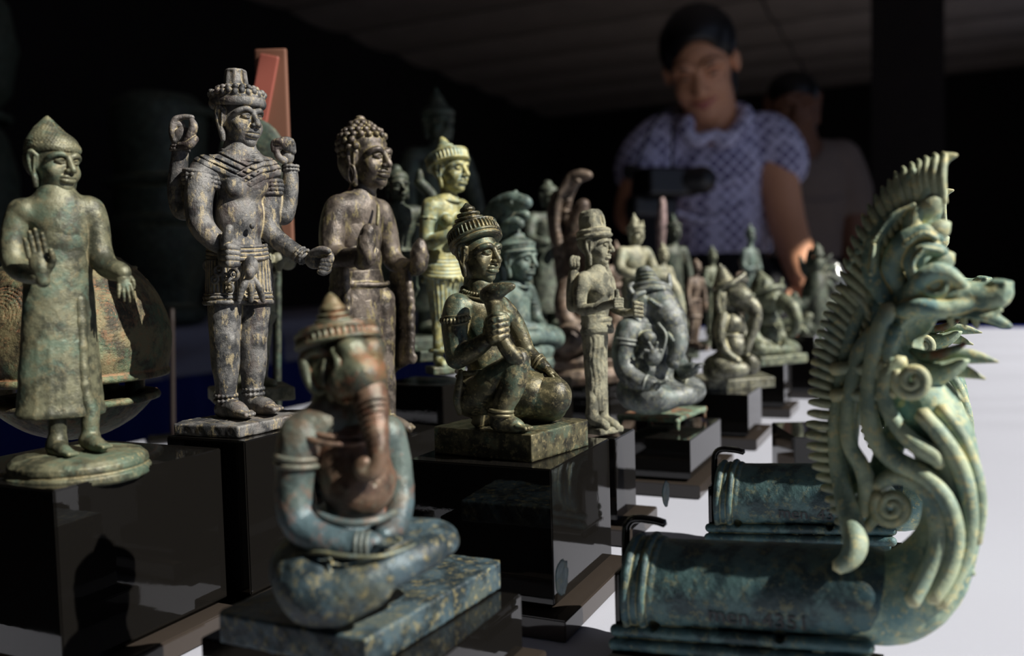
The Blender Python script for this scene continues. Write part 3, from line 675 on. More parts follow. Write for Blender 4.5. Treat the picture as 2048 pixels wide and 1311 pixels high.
def robed_left():
    f = Fig('robed_standing_figure', 'green-grey robed standing figure with pointed hair bun on a round two-step base, far left', 'statuette', 156, 925, .2655, mat=M_LB)
    yaw = 44
    S = f.sc()
    S.e((126, 456, 0), (54, 40, 74), (yaw, 0, 0), 12)
    S.c((52, 424, -30), (174, 420, 30), 28, 28, 18)
    S.e((120, 530, 2), (62, 42, 70), (yaw, 0, 0), 16)
    S.c((110, 370, 4), (112, 410, 4), 34, 46, 14)
    S.ch([(44, 424, -26, 27), (27, 476, -40, 22), (28, 522, -50, 21), (46, 544, -66, 18), (78, 552, -96, 15)], 5, 6)     # near arm bent forward
    S.ch([(180, 420, 30, 26), (192, 460, 36, 23), (198, 504, 34, 21), (216, 534, 20, 18), (246, 545, -4, 15)], 10, 6)      # far arm
    for (x, d) in ((114, -18), (180, 10)):
        S.ch([(132 if d < 0 else 158, 600, 0, 14), (x if d < 0 else 168, 770, 0, 12), (x, 820, d, 15), (x, 845, d, 15), (x+1, 870, d, 14), (x, 892 if d < 0 else 878, d, 20)], 6, 4)
    S.ch([(110, 893, -14, 15), (124, 901, -40, 14), (136, 908, -60, 10)], 6)
    S.ch([(176, 880, 14, 15), (190, 887, -14, 14), (204, 894, -34, 10)], 6)
    for i in range(5):
        S.c((128+i*4, 905-i*.5, -72+i*6), (138+i*4, 909-i*.5, -82+i*6), 5, 4, 1.5); S.c((196+i*4, 890-i*.5, -44+i*6), (206+i*4, 894-i*.5, -54+i*6), 5, 4, 1.5)
    S.build('body', f.mat, 2.2, .6, 11)
    S = f.sc(); hand_ops(S, (84, 552, -98), (-.1, -.1, 1), (.35, -1, 0), 92, (.1, .08, .08, .12), .2, 1, .05, 3)
    S.build('hand', f.mat, 1.5, .3)
    S = f.sc(); hand_ops(S, (244, 543, -4), (.28, -.3, -1), (-.5, .8, -.2), 66, (.35, .25, .2, .2), .3, 1, .3, 3)
    S.build('hand', f.mat, 1.4, .3)
    S = f.sc()                                # robe: one smooth sheath, hem turned out at the ankles
    S.l((118, 560, 0), [(-272, 77), (-264, 79), (-246, 75), (-140, 68), (-40, 62), (30, 58)], ax=rotm(yaw, 0, 2.0), sxy=(1.08, .68), k=16,
        mod=lambda z, t: 1.0*np.clip(np.sin(18*t), 0, 1)*(z < -120)*np.clip(np.cos(t+1.2)*2, 0, 1))
    S.e((125, 480, 0), (54, 40, 66), (yaw, 0, 0), 14)
    S.build('robe', f.mat, 2.2, .6, 12)
    head(f, (110, 328, 0), 57, 62, 5, 0, wide=1.0, lips=1.05, lobes=.8)
    S = f.sc(); S.at(rotm(62, 0, 0), f.P(108, 297, 4), 1.0)               # cap of fine curls with a pointed bun
    S.e((0, 6, 2), (48, 54, 33), k=3); S.e((0, 20, -22), (47, 44, 46), k=6)
    S.t((0, 2, 0), (0, -.1, 1), (46, 50), 4, 4, flat=1.8)
    S.l((-6, 8, 22), [(-6, 38), (6, 33), (18, 26), (30, 15), (38, 7), (43, 2)], k=10); S.M = None
    S.mod(lambda x, y, z: .8*np.sin(x*.75)*np.sin(y*.75)*np.sin(z*.75)).build('hair', f.mat, 1.4)
    S = f.sc()                                # base: two round steps
    S.l((158, 912, -8), [(-42, 128), (-36, 134), (-24, 133), (-20, 128), (-18, 126), (-14, 129), (-4, 128), (6, 118), (10, 90)], sxy=(1, 1), k=3)
    S.build('base', f.mat, 2.2, 1.0, 5)
robed_left()
block('large black block under the robed figure, lower left corner', (108, 980), .062, .062, .0578, .006, D=.2375)

M_BL = bronze('mottled_bell_bronze', srgb(58, 54, 42), srgb(120, 112, 82), srgb(96, 128, 100), srgb(150, 108, 76), 1.0, .4, .5, (.4, .6), .25, .55)
def bell():
    f = Fig('slit_bell', 'large round slit bell of mottled bronze behind the robed figure', 'bell', 143, 880, .345, mat=M_BL)
    R_ = 188; cy = 684
    for up in (1, 0):
        S = f.sc(); S.e((143, cy, 0), (R_, R_, R_*1.03), k=1); S.e((143, cy, 0), (R_-22, R_-22, R_-20), k=1, sub=True)
        if up:
            S.b((143, cy+72+R_, 0), (R_*1.3, R_*1.3, R_), k=4, sub=True)
            S.t((143, cy+66, 0), (0, 0, 1), R_-9, 7, 5)
            for r, z in ((120, 150), (90, 168), (60, 180), (30, 186)): S.t((143, cy-z*.98, 0), (0, 0, 1), r, 3, 3)
            for q in (0, 1, 2):                   # engraved whorls
                c = f.P(143, cy, 0); ang = (-.25, -.95, .75)[q]; n = np.array((math.sin(ang), -math.cos(ang)*.9, .3)); n /= np.linalg.norm(n)
                M = frame(n)
                for rr in range(10, 62, 7):
                    def ring(x, y, z): return 0
                    th = math.asin(rr/R_); S.t((143, cy, 0), (0, 0, 1), 1, .1) if 0 else None
                    p = c+n*math.cos(th)*R_; S.M = (np.eye(3), np.zeros(3), 1.0); S.t(p, M, rr, 1.1, 1.5, sub=True); S.M = None
            S.build('upper_shell', f.mat, 2.6, .8, 2)
        else:
            S.b((143, cy+106-R_, 0), (R_*1.3, R_*1.3, R_), k=4, sub=True)
            S.t((143, cy+113, 0), (0, 0, 1), R_-28, 7, 5)
            S.build('lower_shell', f.mat, 2.6, .8, 3)
    f.tube('clapper_bar', [(60, cy+86, 60, 14), (143, cy+86, 80, 14), (230, cy+86, 60, 14)], n=10)
    f.tube('shell_hinge', [(10, cy+60, 110, 20), (10, cy+120, 110, 20)], n=10); f.tube('shell_hinge', [(270, cy+60, 110, 20), (270, cy+120, 110, 20)], n=10)
    f.tube('loop', [(110, cy-182, 0, 12), (120, cy-215, 0, 11), (143, cy-228, 0, 11), (166, cy-215, 0, 11), (176, cy-182, 0, 12)], n=10)
bell()
M_EF = bronze('rust_and_blue_bronze', srgb(58, 64, 60), srgb(102, 110, 100), srgb(112, 82, 56), srgb(150, 92, 58), .75, .35, .4, (.3, .5), .2, .3, rub=srgb(118, 118, 102),
              zones=[(.0315, .0265, srgb(76, 100, 116), .9), (.052, .044, srgb(92, 112, 112), .5)])
M_EH = bronze('rust_and_green_bronze', srgb(58, 62, 54), srgb(106, 112, 92), srgb(128, 98, 60), srgb(156, 88, 56), .75, .5, .4, (.28, .5), .22, .3, rub=srgb(165, 160, 130))
M_ET = bronze('rust_brown_bronze', srgb(66, 52, 44), srgb(112, 92, 76), srgb(124, 80, 58), srgb(116, 118, 102), .9, .45, .45, (.26, .45), .2, .3)
M_EL = bronze('blue_yellow_patina', srgb(36, 48, 54), srgb(70, 88, 96), srgb(98, 100, 80), srgb(166, 152, 100), 1.15, .4, .55, (.35, .55), .15, .3, rub=srgb(150, 150, 112))
def elephant_front():
    f = Fig('seated_elephant_figure', 'rust and blue patinated seated elephant-headed figure nearest the viewer, trunk curled on its belly', 'statuette', 700, 1240, .217, mat=M_EF)
    yaw = 48
    S = f.sc()
    S.e((700, 905, 4), (84, 62, 92), (yaw, 0, 0), 16)
    S.e((716, 968, -26), (76, 64, 68), (yaw, 0, 0), 10)
    S.e((700, 1050, 10), (92, 74, 62), (yaw, 0, 0), 16)
    S.c((606, 868, -46), (770, 868, 58), 42, 40, 22)
    S.c((684, 770, 4), (682, 850, 4), 54, 66, 20); S.e((648, 838, -30), (50, 42, 34), (yaw, 0, 0), 22)
    S.ch([(604, 872, -50, 44), (592, 930, -62, 36), (588, 990, -66, 33), (600, 1044, -72, 33), (646, 1076, -96, 29), (706, 1088, -112, 23), (748, 1086, -112, 18)], 8, 6)
    S.ch([(772, 870, 56, 38), (792, 930, 58, 30), (800, 1000, 40, 26), (790, 1050, -10, 22), (766, 1070, -60, 17)], 8, 6)
    S.build('body', f.mat, 2.4, .9, 21)
    S = f.sc(); S.e((718, 966, -30), (77, 66, 70), (yaw, 0, 0), 10); S.e((704, 900, -6), (82, 62, 80), (yaw, 0, 0), 24); S.e((752, 968, -84), (5, 5, 5), k=3, sub=True); S.build('belly', M_ET, 2.2, .9, 27)
    S = f.sc()                                # hands laid in the lap
    hand_ops(S, (740, 1088, -114), (.95, -.15, .05), (-.1, -.2, 1), 66, (.2, .2, .2, .25), .3, 1, .15, 3)
    S.build('hand', M_EL, 1.6, .3)
    S = f.sc(); hand_ops(S, (772, 1066, -56), (-.75, -.5, -.2), (.1, -.2, 1), 56, (.2, .2, .2, .25), .3, -1, .15, 3)
    S.build('hand', M_EL, 1.6, .3)
    S = f.sc()                                # crossed legs
    S.ch([(650, 1120, 20, 56), (606, 1130, -30, 58), (628, 1180, -90, 58), (660, 1190, -110, 46)], 14, 6)
    S.ch([(660, 1196, -114, 46), (730, 1160, -120, 38), (820, 1120, -84, 30), (872, 1098, -40, 24)], 10, 6)
    S.ch([(740, 1090, 50, 52), (830, 1080, 50, 42), (884, 1078, 30, 34)], 12, 5)
    S.ch([(890, 1082, 10, 28), (850, 1092, -36, 26), (780, 1098, -80, 24), (730, 1104, -100, 22)], 8, 5)
    S.ch([(640, 1225, -90, 22), (690, 1216, -120, 22), (760, 1180, -128, 22)], 12, 4)
    S.e((690, 1110, -40), (110, 70, 34), (yaw, 0, 0), 20)
    for i in range(4): S.c((848+i*9, 1110-i*4, -62+i*14), (872+i*9, 1103-i*4, -66+i*14), 9, 7, 2)
    for i in range(9): S.ch([(590+i*9, 1104+i*.5, -78-i*4, 3.5), (586+i*9, 1124, -92-i*5, 4), (586+i*9, 1142, -97-i*5, 3)], 2, 3)
    S.build('legs', M_EL, 2.4, 1.0, 22)
    for pts in ([(588, 1108, -86, 4), (640, 1104, -130, 4.5), (700, 1112, -146, 4.5), (770, 1110, -138, 4.5), (850, 1082, -70, 4)], [(740, 1150, -152, 4), (716, 1196, -152, 5), (698, 1240, -140, 5)]):
        f.tube('hem', pts, M_EL)
    # head
    S = f.sc()
    S.e((700, 722, 2), (60, 64, 66), (yaw, 0, 0), 10)
    S.e((704, 700, -52), (34, 30, 30), (yaw, 0, 0), 12); S.e((742, 700, -16), (30, 28, 30), (yaw, 0, 0), 12)
    S.e((724, 752, -52), (52, 46, 52), (yaw, 0, 0), 16)
    S.e((692, 762, -64), (33, 26, 38), (yaw-20, 0, 0), 8)
    S.t((692, 760, -76), (-.25, -1, .1), (36, 42), 4.5, 4)
    S.t((700, 748, -88), (-.1, -1, 0), (17, 11), 3.5, 3); S.e((700, 748, -86), (13, 9, 8), k=2)
    S.ch([(666, 700, -62, 7), (676, 730, -78, 7), (660, 770, -66, 7), (664, 800, -50, 7)], 3)
    S.e((640, 742, -46), (32, 10, 42), (-25, 0, 0), 5)
    S.ch([(664, 708, -50, 6), (634, 702, -54, 7), (608, 712, -52, 8), (610, 740, -52, 8), (618, 765, -52, 7), (634, 784, -48, 7), (654, 776, -48, 6)], 4, 5)
    S.ch([(650, 722, -62, 5), (646, 745, -64, 6), (648, 770, -60, 5)], 3)
    S.build('head', M_EH, 1.9, .7, 23)
    S = f.sc()
    S.ch([(736, 782, -58, 36), (745, 820, -76, 29), (752, 860, -96, 23), (756, 896, -108, 18), (755, 922, -112, 15), (746, 942, -114, 15), (730, 946, -114, 13), (720, 934, -116, 11), (730, 922, -120, 9)], 5, 7)
    for i in range(9): S.t((742+i*1.4, 806+i*12, -76-i*4.4), (.2, -.4, -1), 33-i*2.1, 2, 2)
    S.build('trunk', M_ET, 1.7, .4, 24)
    S = f.sc(); S.at(rotm(yaw, -14, 2), f.P(676, 674, 6), 1.0)
    S.l((0, 0, 0), [(-16, 80), (-4, 84), (10, 82), (18, 72), (24, 56)], k=2, mod=lambda z, t: np.where(abs(z-2) < 9, 1.8*np.sin(42*t), 0))
    for z, r in ((-12, 84), (10, 82), (17, 74)): S.t((0, 0, z), (0, 0, 1), r, 4, 2)
    S.M = None; S.at(rotm(yaw, -4, -4), f.P(669, 652, 4), 1.0)
    prof = []
    for i, r in enumerate((46, 39, 33, 27)): prof += [(i*11, r-5), (4+i*11, r), (9+i*11, r-1)]
    S.l((0, 0, -4), prof+[(48, 21), (60, 14), (68, 7), (72, 2)], k=3); S.M = None
    S.build('crown', M_EH, 1.7, .7, 25)
    S = f.sc()                                # collar and shoulder piece
    for i in range(3): S.t((684, 832+i*10, -4-i*6), (.2, -.3, 1), (70+i*10, 56+i*8), 6, 4, side=(math.cos(.7), math.sin(.7), 0))
    S.e((650, 822, -30), (34, 30, 26), k=12)
    S.build('collar', M_ET, 1.9, .8, 26)
    for z in (906, 920): f.ring('armlet', (595, z+6, -62), (.1, 0, 1), 40, 6.5, n=40)
    for i in range(3): f.ring('bracelet', (716+i*11, 1089, -114), (1, -.1, 0), 23, 4.5, n=40)
    f.tube('belt', [(626, 1010, -66, 7), (650, 1034, -92, 8), (700, 1046, -106, 8), (752, 1040, -92, 8), (790, 1024, -40, 7)], n=10)
    zt = TZ+.024+.0078; C = [onz(738, 1284, zt), onz(993, 1120, zt), None, onz(446, 1221, zt)]; C[2] = C[1]+C[3]-C[0]
    plinth(f, C, .0077, M_EL, rough=1.5, h=2.6, bev=7)
elephant_front()
CR = onz(1043, 1187, TZ+.024); cn = CR-Uv*.056
EX, EY, ED = proj(cn)
block('low black block under the nearest elephant-headed figure', (EX, EY), .056, .062, .024, .005)
M_CU = bronze('dark_grey_brown_bronze', srgb(56, 51, 47), srgb(112, 103, 94), srgb(88, 76, 66), srgb(150, 138, 92), 1.0, .4, .6, (.3, .5), .35, .35, streak=True, rub=srgb(150, 140, 124))
def curly():
    f = Fig('curly_haired_figure', 'grey-brown robed standing figure with rows of snail curls, both hands broken', 'statuette', 745, 850, .39, mat=M_CU)
    yaw = 54
    S = f.sc()
    S.e((716, 440, 0), (56, 38, 62), (yaw, 0, 0), 12)
    S.c((680, 416, -40), (756, 422, 44), 27, 25, 16)
    S.c((722, 370, 4), (722, 405, 4), 22, 30, 10)
    S.e((718, 520, 0), (52, 38, 60), (yaw, 0, 0), 16)
    S.e((722, 590, 0), (58, 42, 60), (yaw, 0, 0), 18)
    S.ch([(676, 420, -40, 26), (664, 465, -54, 22), (668, 508, -64, 20), (696, 516, -92, 16), (726, 512, -112, 14)], 8, 6)
    S.ch([(760, 426, 44, 24), (774, 470, 54, 20), (784, 516, 52, 18), (808, 534, 30, 15), (832, 534, 14, 13)], 8, 6)
    for (x, d, yb) in ((716, -24, 848), (772, 20, 838)): S.ch([(x-8, 600, d, 28), (x-8, 700, d, 26), (x, 770, d, 18), (x+4, 815, d, 13), (x+4, yb, d, 14)], 6, 5)
    S.ch([(776, 842, 22, 14), (794, 848, 0, 14), (816, 857, -20, 10)], 5); S.ch([(720, 852, -24, 14), (738, 858, -46, 14), (760, 867, -64, 10)], 5)
    for i in range(5): S.c((808+i*3, 853-i, -20+i*5), (820+i*2, 858-i, -26+i*5), 4.5, 3.5, 1.5)
    S.build('body', f.mat, 2.0, .5, 31)
    S = f.sc()                                # broken near hand, raised
    S.ch([(722, 524, -114, 14), (734, 512, -122, 16), (733, 486, -124, 17), (736, 462, -124, 13), (740, 456, -122, 7)], 4)
    S.ch([(740, 520, -124, 8), (752, 505, -124, 6), (750, 495, -122, 4)], 3)
    S.build('hand', f.mat, 1.5, 2.2, 3)
    S = f.sc()
    S.ch([(824, 540, 18, 13), (838, 530, 6, 15), (840, 506, 2, 16), (842, 486, 2, 10)], 4); S.ch([(846, 528, 0, 8), (854, 512, 0, 6)], 3)
    S.build('hand', f.mat, 1.5, 2.0, 4)
    head(f, (736, 320, 0), 56, 58, 2, 0, wide=.95, lips=1.15, lobes=.9)
    S = f.sc(); S.at(rotm(yaw, 0, 0), f.P(728, 292, 6), 1.0)               # hair: snail curls and a low bun
    S.e((0, 4, 0), (45, 50, 40), k=4); S.e((0, 22, -30), (42, 34, 44), k=6); S.e((0, 8, 38), (22, 22, 18), k=5)
    rr = random.Random(5)
    for j in range(9):
        ph = -1.0+j*.29; n = max(4, int(21*math.cos(ph)))
        for i in range(n):
            t = 2*math.pi*(i+.5*(j % 2))/n; x, y, z = math.cos(ph)*math.sin(t)*47, math.cos(ph)*math.cos(t)*52+4, math.sin(ph)*42
            if y < -22 and z < 16: continue
            if z < -8 and y < 6: continue
            S.e((x, y, z), (6.6, 6.6, 6.6), k=1.5)
    for i in range(9):
        t = 2*math.pi*i/9; S.e((20*math.cos(t), 8+20*math.sin(t), 44), (6, 6, 6), k=1.5)
    S.e((0, 8, 56), (10, 10, 6), k=2); S.M = None
    S.build('hair', f.mat, 1.2, .4)
    S = f.sc(); S.at(rotm(yaw, 2, 0), f.P(736, 320, 0), 56)
    for q in (-1, 1): S.t((q*.78, .02, -.55), (1, .3, 0), (.12, .3), .055, .02, side=(0, 1, 0))
    S.M = None; S.build('earrings', f.mat, 1.2)
    S = f.sc()                                # robe clinging to the body, its skirts flaring from the forearms
    S.l((722, 600, 0), [(-150, 62), (-142, 66), (-60, 62), (0, 58), (60, 52)], ax=rotm(yaw, 0, -3), sxy=(1, .72), k=14, mod=lambda z, t: .9*np.sin(9*t+z*.05)*(z < 0))
    S.e((716, 470, 0), (55, 38, 70), (yaw, 0, 0), 20)
    S.t((722, 566, 0), (.05, -.06, 1), (58, 44), 4, 5, side=(math.cos(.8), math.sin(.8), 0))
    for k in range(7):
        S.ch([(786+k*5, 540, 46-k*6, 7), (790+k*5, 600, 46-k*6, 8), (792+k*5, 670, 44-k*6, 8), (784+k*6.2, 742-k*4, 42-k*6, 7)], 5, 4)
    S.ch([(824, 720, 8, 8), (828, 712, 6, 6)], 3)
    for k in range(6): S.ch([(668+k*4, 520, -60-k*6, 7), (668+k*5, 600, -58-k*5, 9), (670+k*6, 690, -56-k*4, 9), (680+k*7, 748+k*2, -50-k*3, 7)], 5, 4)
    S.ch([(770, 752, 24, 9), (780, 770, 20, 10), (776, 782, 18, 8)], 5)
    S.e((712, 612, -36), (20, 12, 26), (yaw, 0, 0), 12)
    S.build('robe', f.mat, 2.0, .9, 33)
    f.tube('patch', [(756, 410, -24, 3), (756, 430, -36, 4), (754, 450, -40, 3)], bpy.data.materials['green_grey_bronze'], n=8)
curly()
block('tall black block under the curly-haired robed figure', (775, 886), .050, .048, 0, .006, D=.364)
M_DE = bronze('yellow_green_bronze', srgb(110, 108, 66), srgb(168, 162, 108), srgb(120, 150, 140), srgb(150, 176, 178), 1.2, .35, .6, (.35, .55), .15, .3)
def crowned_lady():
    f = Fig('crowned_female_figure', 'pale yellow-green standing female figure with cone crown and pleated skirt', 'statuette', 890, 735, .47, mat=M_DE)
    yaw = 48
    S = f.sc()
    S.e((892, 430, 0), (42, 28, 44), (yaw, 0, 0), 10); S.c((862, 412, -26), (920, 414, 28), 17, 17, 10)
    S.c((898, 372, 2), (896, 400, 2), 14, 19, 8)
    S.e((892, 480, 0), (32, 24, 36), (yaw, 0, 0), 12); S.e((890, 515, 0), (40, 30, 32), (yaw, 0, 0), 12)
    for q in (-1, 1): S.e((906+q*12, 440, -26+q*12), (14, 13, 13), k=5)
    S.ch([(860, 414, -26, 16), (855, 450, -32, 14), (856, 484, -36, 13), (880, 476, -52, 11), (912, 464, -60, 9)], 5, 5)
    S.ch([(922, 416, 28, 15), (932, 450, 30, 13), (936, 480, 20, 12), (934, 470, -20, 10), (928, 462, -44, 9)], 5, 5)
    for x, d in ((876, -10), (902, 10)): S.ch([(x, 520, d, 16), (x, 690, d, 10), (x+1, 720, d, 9), (x+10, 728, d-14, 8)], 4)
    S.build('body', f.mat, 1.6, .3)
    S = f.sc(); hand_ops(S, (912, 464, -60), (.8, -.2, .5), (.2, -1, 0), 36, (.4, .4, .4, .4), .3, 1, .1, 1.5); S.build('hand', f.mat, 1.0)
    def ex(S):
        for q in (-1, 1): S.ch([(q*.8, .02, -.7, .12), (q*.82, .02, -1.0, .15), (q*.82, .02, -1.3, .1)], k=.03)
    head(f, (901, 342, 0), 43, 56, 2, 0, extra=ex, wide=.95)
    S = f.sc(); S.at(rotm(54, -18, 2), f.P(895, 320, 4), 1.0)
    S.l((0, 0, 0), [(-12, 41), (-2, 43), (8, 43), (13, 38), (17, 28)], k=1.5, mod=lambda z, t: np.where(abs(z) < 9, 1.2*np.sin(36*t), 0))
    for z in (-10, 9): S.t((0, 0, z), (0, 0, 1), 42.5, 2.2, 1.2)
    S.l((0, 0, 14), [(0, 24), (5, 25), (9, 20), (14, 19), (18, 13), (24, 11), (30, 8), (36, 3)], k=2); S.M = None
    S.build('crown', f.mat, 1.1)
    S = f.sc()                                # pleated skirt with a wide folded belt
    S.l((886, 600, 0), [(-102, 24), (-96, 26), (-88, 22), (-40, 26), (20, 33), (56, 41), (70, 42)], ax=rotm(yaw), sxy=(1, .8), k=3, mod=lambda z, t: 1.1*np.cos(22*t)*(z < 52)*(z > -94))
    for i in range(6): S.t((889, 512+i*7, 0), (.1, -.2, 1), (38+i*1.4, 30+i*1.2), 4, 2, side=(math.cos(.84), math.sin(.84), 0))
    for i in range(16):
        t = i*2*math.pi/16; S.e((888+42*math.cos(t), 560, 34*math.sin(t)), (4, 4, 6), k=1.5)
    S.t((885, 700, 0), (0, 0, 1), (25, 21), 4, 2)
    S.build('skirt', f.mat, 1.4)
    f.ring('armlet', (857, 436, -30), (.1, 0, 1), 15.5, 3, n=40, beads=12); f.ring('armlet', (930, 440, 30), (-.1, 0, 1), 14.5, 3)
    f.ring('necklace', (896, 398, -4), (.15, -.2, 1), (26, 22), 3)
    S = f.sc(); S.b((890, 738, 0), (34, 26, 8), (25, 0, 0), 3, 2); S.build('base', bpy.data.materials['green_grey_bronze'], 1.6, 1)
crowned_lady()
block('black block under the yellow-green crowned lady', (885, 772), .040, .040, 0, .005, D=.452)

M_NG = bronze('teal_green_bronze', srgb(52, 64, 60), srgb(96, 114, 106), srgb(90, 112, 114), srgb(150, 148, 122), 1.2, .4, .4, (.45, .65), .12, .3)
def seated(name, label, cat, base, D, mat, yaw, u, group=None, hood=None, crown='cone', coil=True, arms='lap', headname=True, h=None, hh=None, cm=None):
    # figure seated cross-legged; u = pixels from the seat to the chin
    px, py = base; f = Fig(name, label, cat, px, py, D, group, mat=mat); h = h or max(1.0, u/90); c, s_ = math.cos(math.radians(yaw)), math.sin(math.radians(yaw))
    def q(r, fw, z): return (px+(r*c+fw*s_)*u, py-z*u, (r*s_-fw*c)*u)      # right, forward, up
    S = f.sc()
    S.e(q(0, 0, .66), (.31*u, .21*u, .34*u), (yaw, 0, 0), .08*u); S.c(q(-.33, 0, .84), q(.33, 0, .84), .13*u, .13*u, .08*u)
    S.e(q(0, .02, .35), (.27*u, .22*u, .27*u), (yaw, 0, 0), .1*u); S.c(q(0, .02, .8), q(0, .02, 1.05), .13*u, .12*u, .06*u)
    for k in (-1, 1):
        S.ch([(*q(k*.36, 0, .82), .12*u), (*q(k*.46, .04, .6), .1*u), (*q(k*.44, .12, .38), .09*u), (*q(k*.26, .34, .28), .075*u), (*q(k*.06, .42, .27), .06*u)], .05*u, 5)
        S.ch([(*q(k*.2, .0, .14), .2*u), (*q(k*.55, .22, .12), .17*u), (*q(k*.62, .34, .11), .14*u)], .08*u, 4)
        S.ch([(*q(k*.6, .36, .1), .12*u), (*q(k*.2, .5, .13), .1*u), (*q(-k*.25, .42, .16), .08*u)], .05*u, 4)
    S.e(q(0, .44, .26), (.16*u, .1*u, .06*u), (yaw, 0, 0), .03*u)
    S.build('body', mat, h, .3)
    hh = hh or .36*u
    head(f, q(0, .06, 1.0+hh/u*.95), hh, yaw, 4, 0, h=max(.8, hh/36))
    S = f.sc(); S.at(rotm(yaw, -6), f.P(*q(0, .02, 1.0+hh/u*1.55)), hh)
    S.l((0, 0, 0), [(-.3, .88), (.0, .92), (.2, .86), (.34, .7)], k=.04)
    for z in (-.25, .1): S.t((0, 0, z), (0, 0, 1), .9, .06, .03)
    if crown == 'cone': S.l((0, 0, .2), [(0, .66), (.18, .62), (.24, .5), (.42, .46), (.48, .34), (.66, .28), (.72, .18), (.95, .04)], k=.05)
    S.M = None; S.build('crown', cm or mat, max(.8, hh/36))
    f.ring('necklace', q(0, .05, .93), (.2*s_, -.3*c, 1), (.2*u, .17*u), .025*u)
    for k in (-1, 1): f.ring('armlet', q(k*.43, .02, .66), (.1*k, 0, 1), .115*u, .022*u)
    if coil:
        S = f.sc()
        for i in range(coil): S.l((px, py+.1*u+i*.2*u, 0), [(-.12*u, .6*u), (-.09*u, .68*u), (0, .72*u), (.09*u, .68*u), (.12*u, .58*u)], ax=rotm(yaw), sxy=(1, .8), k=.03*u)
        S.build('coil_base', mat, h*1.2, .4)
    if hood:
        S = f.sc(); hood(S, q, u); S.build('serpent_hood', mat, h*1.1, .5)
    return f, q
def hood_a(S, q, u):
    S.ch([(1002, 690, 50, 34), (988, 600, 56, 30), (980, 520, 54, 30), (982, 462, 44, 28), (996, 424, 26, 23), (1020, 404, 4, 17), (1042, 404, -12, 12), (1055, 406, -20, 8)], 8, 6)
    for i, (x, y) in enumerate(((976, 560), (972, 520), (972, 480), (978, 446), (992, 418))): S.e((x, y, 20), (12, 9, 12), k=5)
    S.ch([(1022, 402, -4, 9), (1030, 388, -6, 5), (1032, 382, -6, 2)], 3, 3); S.e((1022, 406, -20), (4, 4, 4), k=2); S.ch([(1030, 416, -14, 7), (1046, 416, -22, 4)], 3, 3)
    S.ch([(1000, 480, 10, 18), (1016, 456, -6, 14), (1030, 446, -18, 10), (1042, 448, -24, 7)], 6, 5); S.ch([(1014, 470, 30, 16), (1034, 436, 30, 13), (1052, 430, 18, 9)], 6, 4)
    S.ch([(1030, 490, 40, 12), (1052, 494, 34, 8), (1064, 504, 28, 6), (1068, 530, 24, 4)], 5, 4)
    S.ch([(992, 560, 0, 14), (984, 510, -4, 12), (990, 470, -6, 10)], 5, 4)
f, q = seated('hooded_seated_figure', 'teal-green figure seated on serpent coils under a many-headed serpent hood', 'statuette', (1030, 690), .51, M_NG, 58, 130, hood=hood_a, coil=2, hh=42)
block('black block under the teal hooded figure', (1085, 770), .045, .05, 0, .005, D=.49)

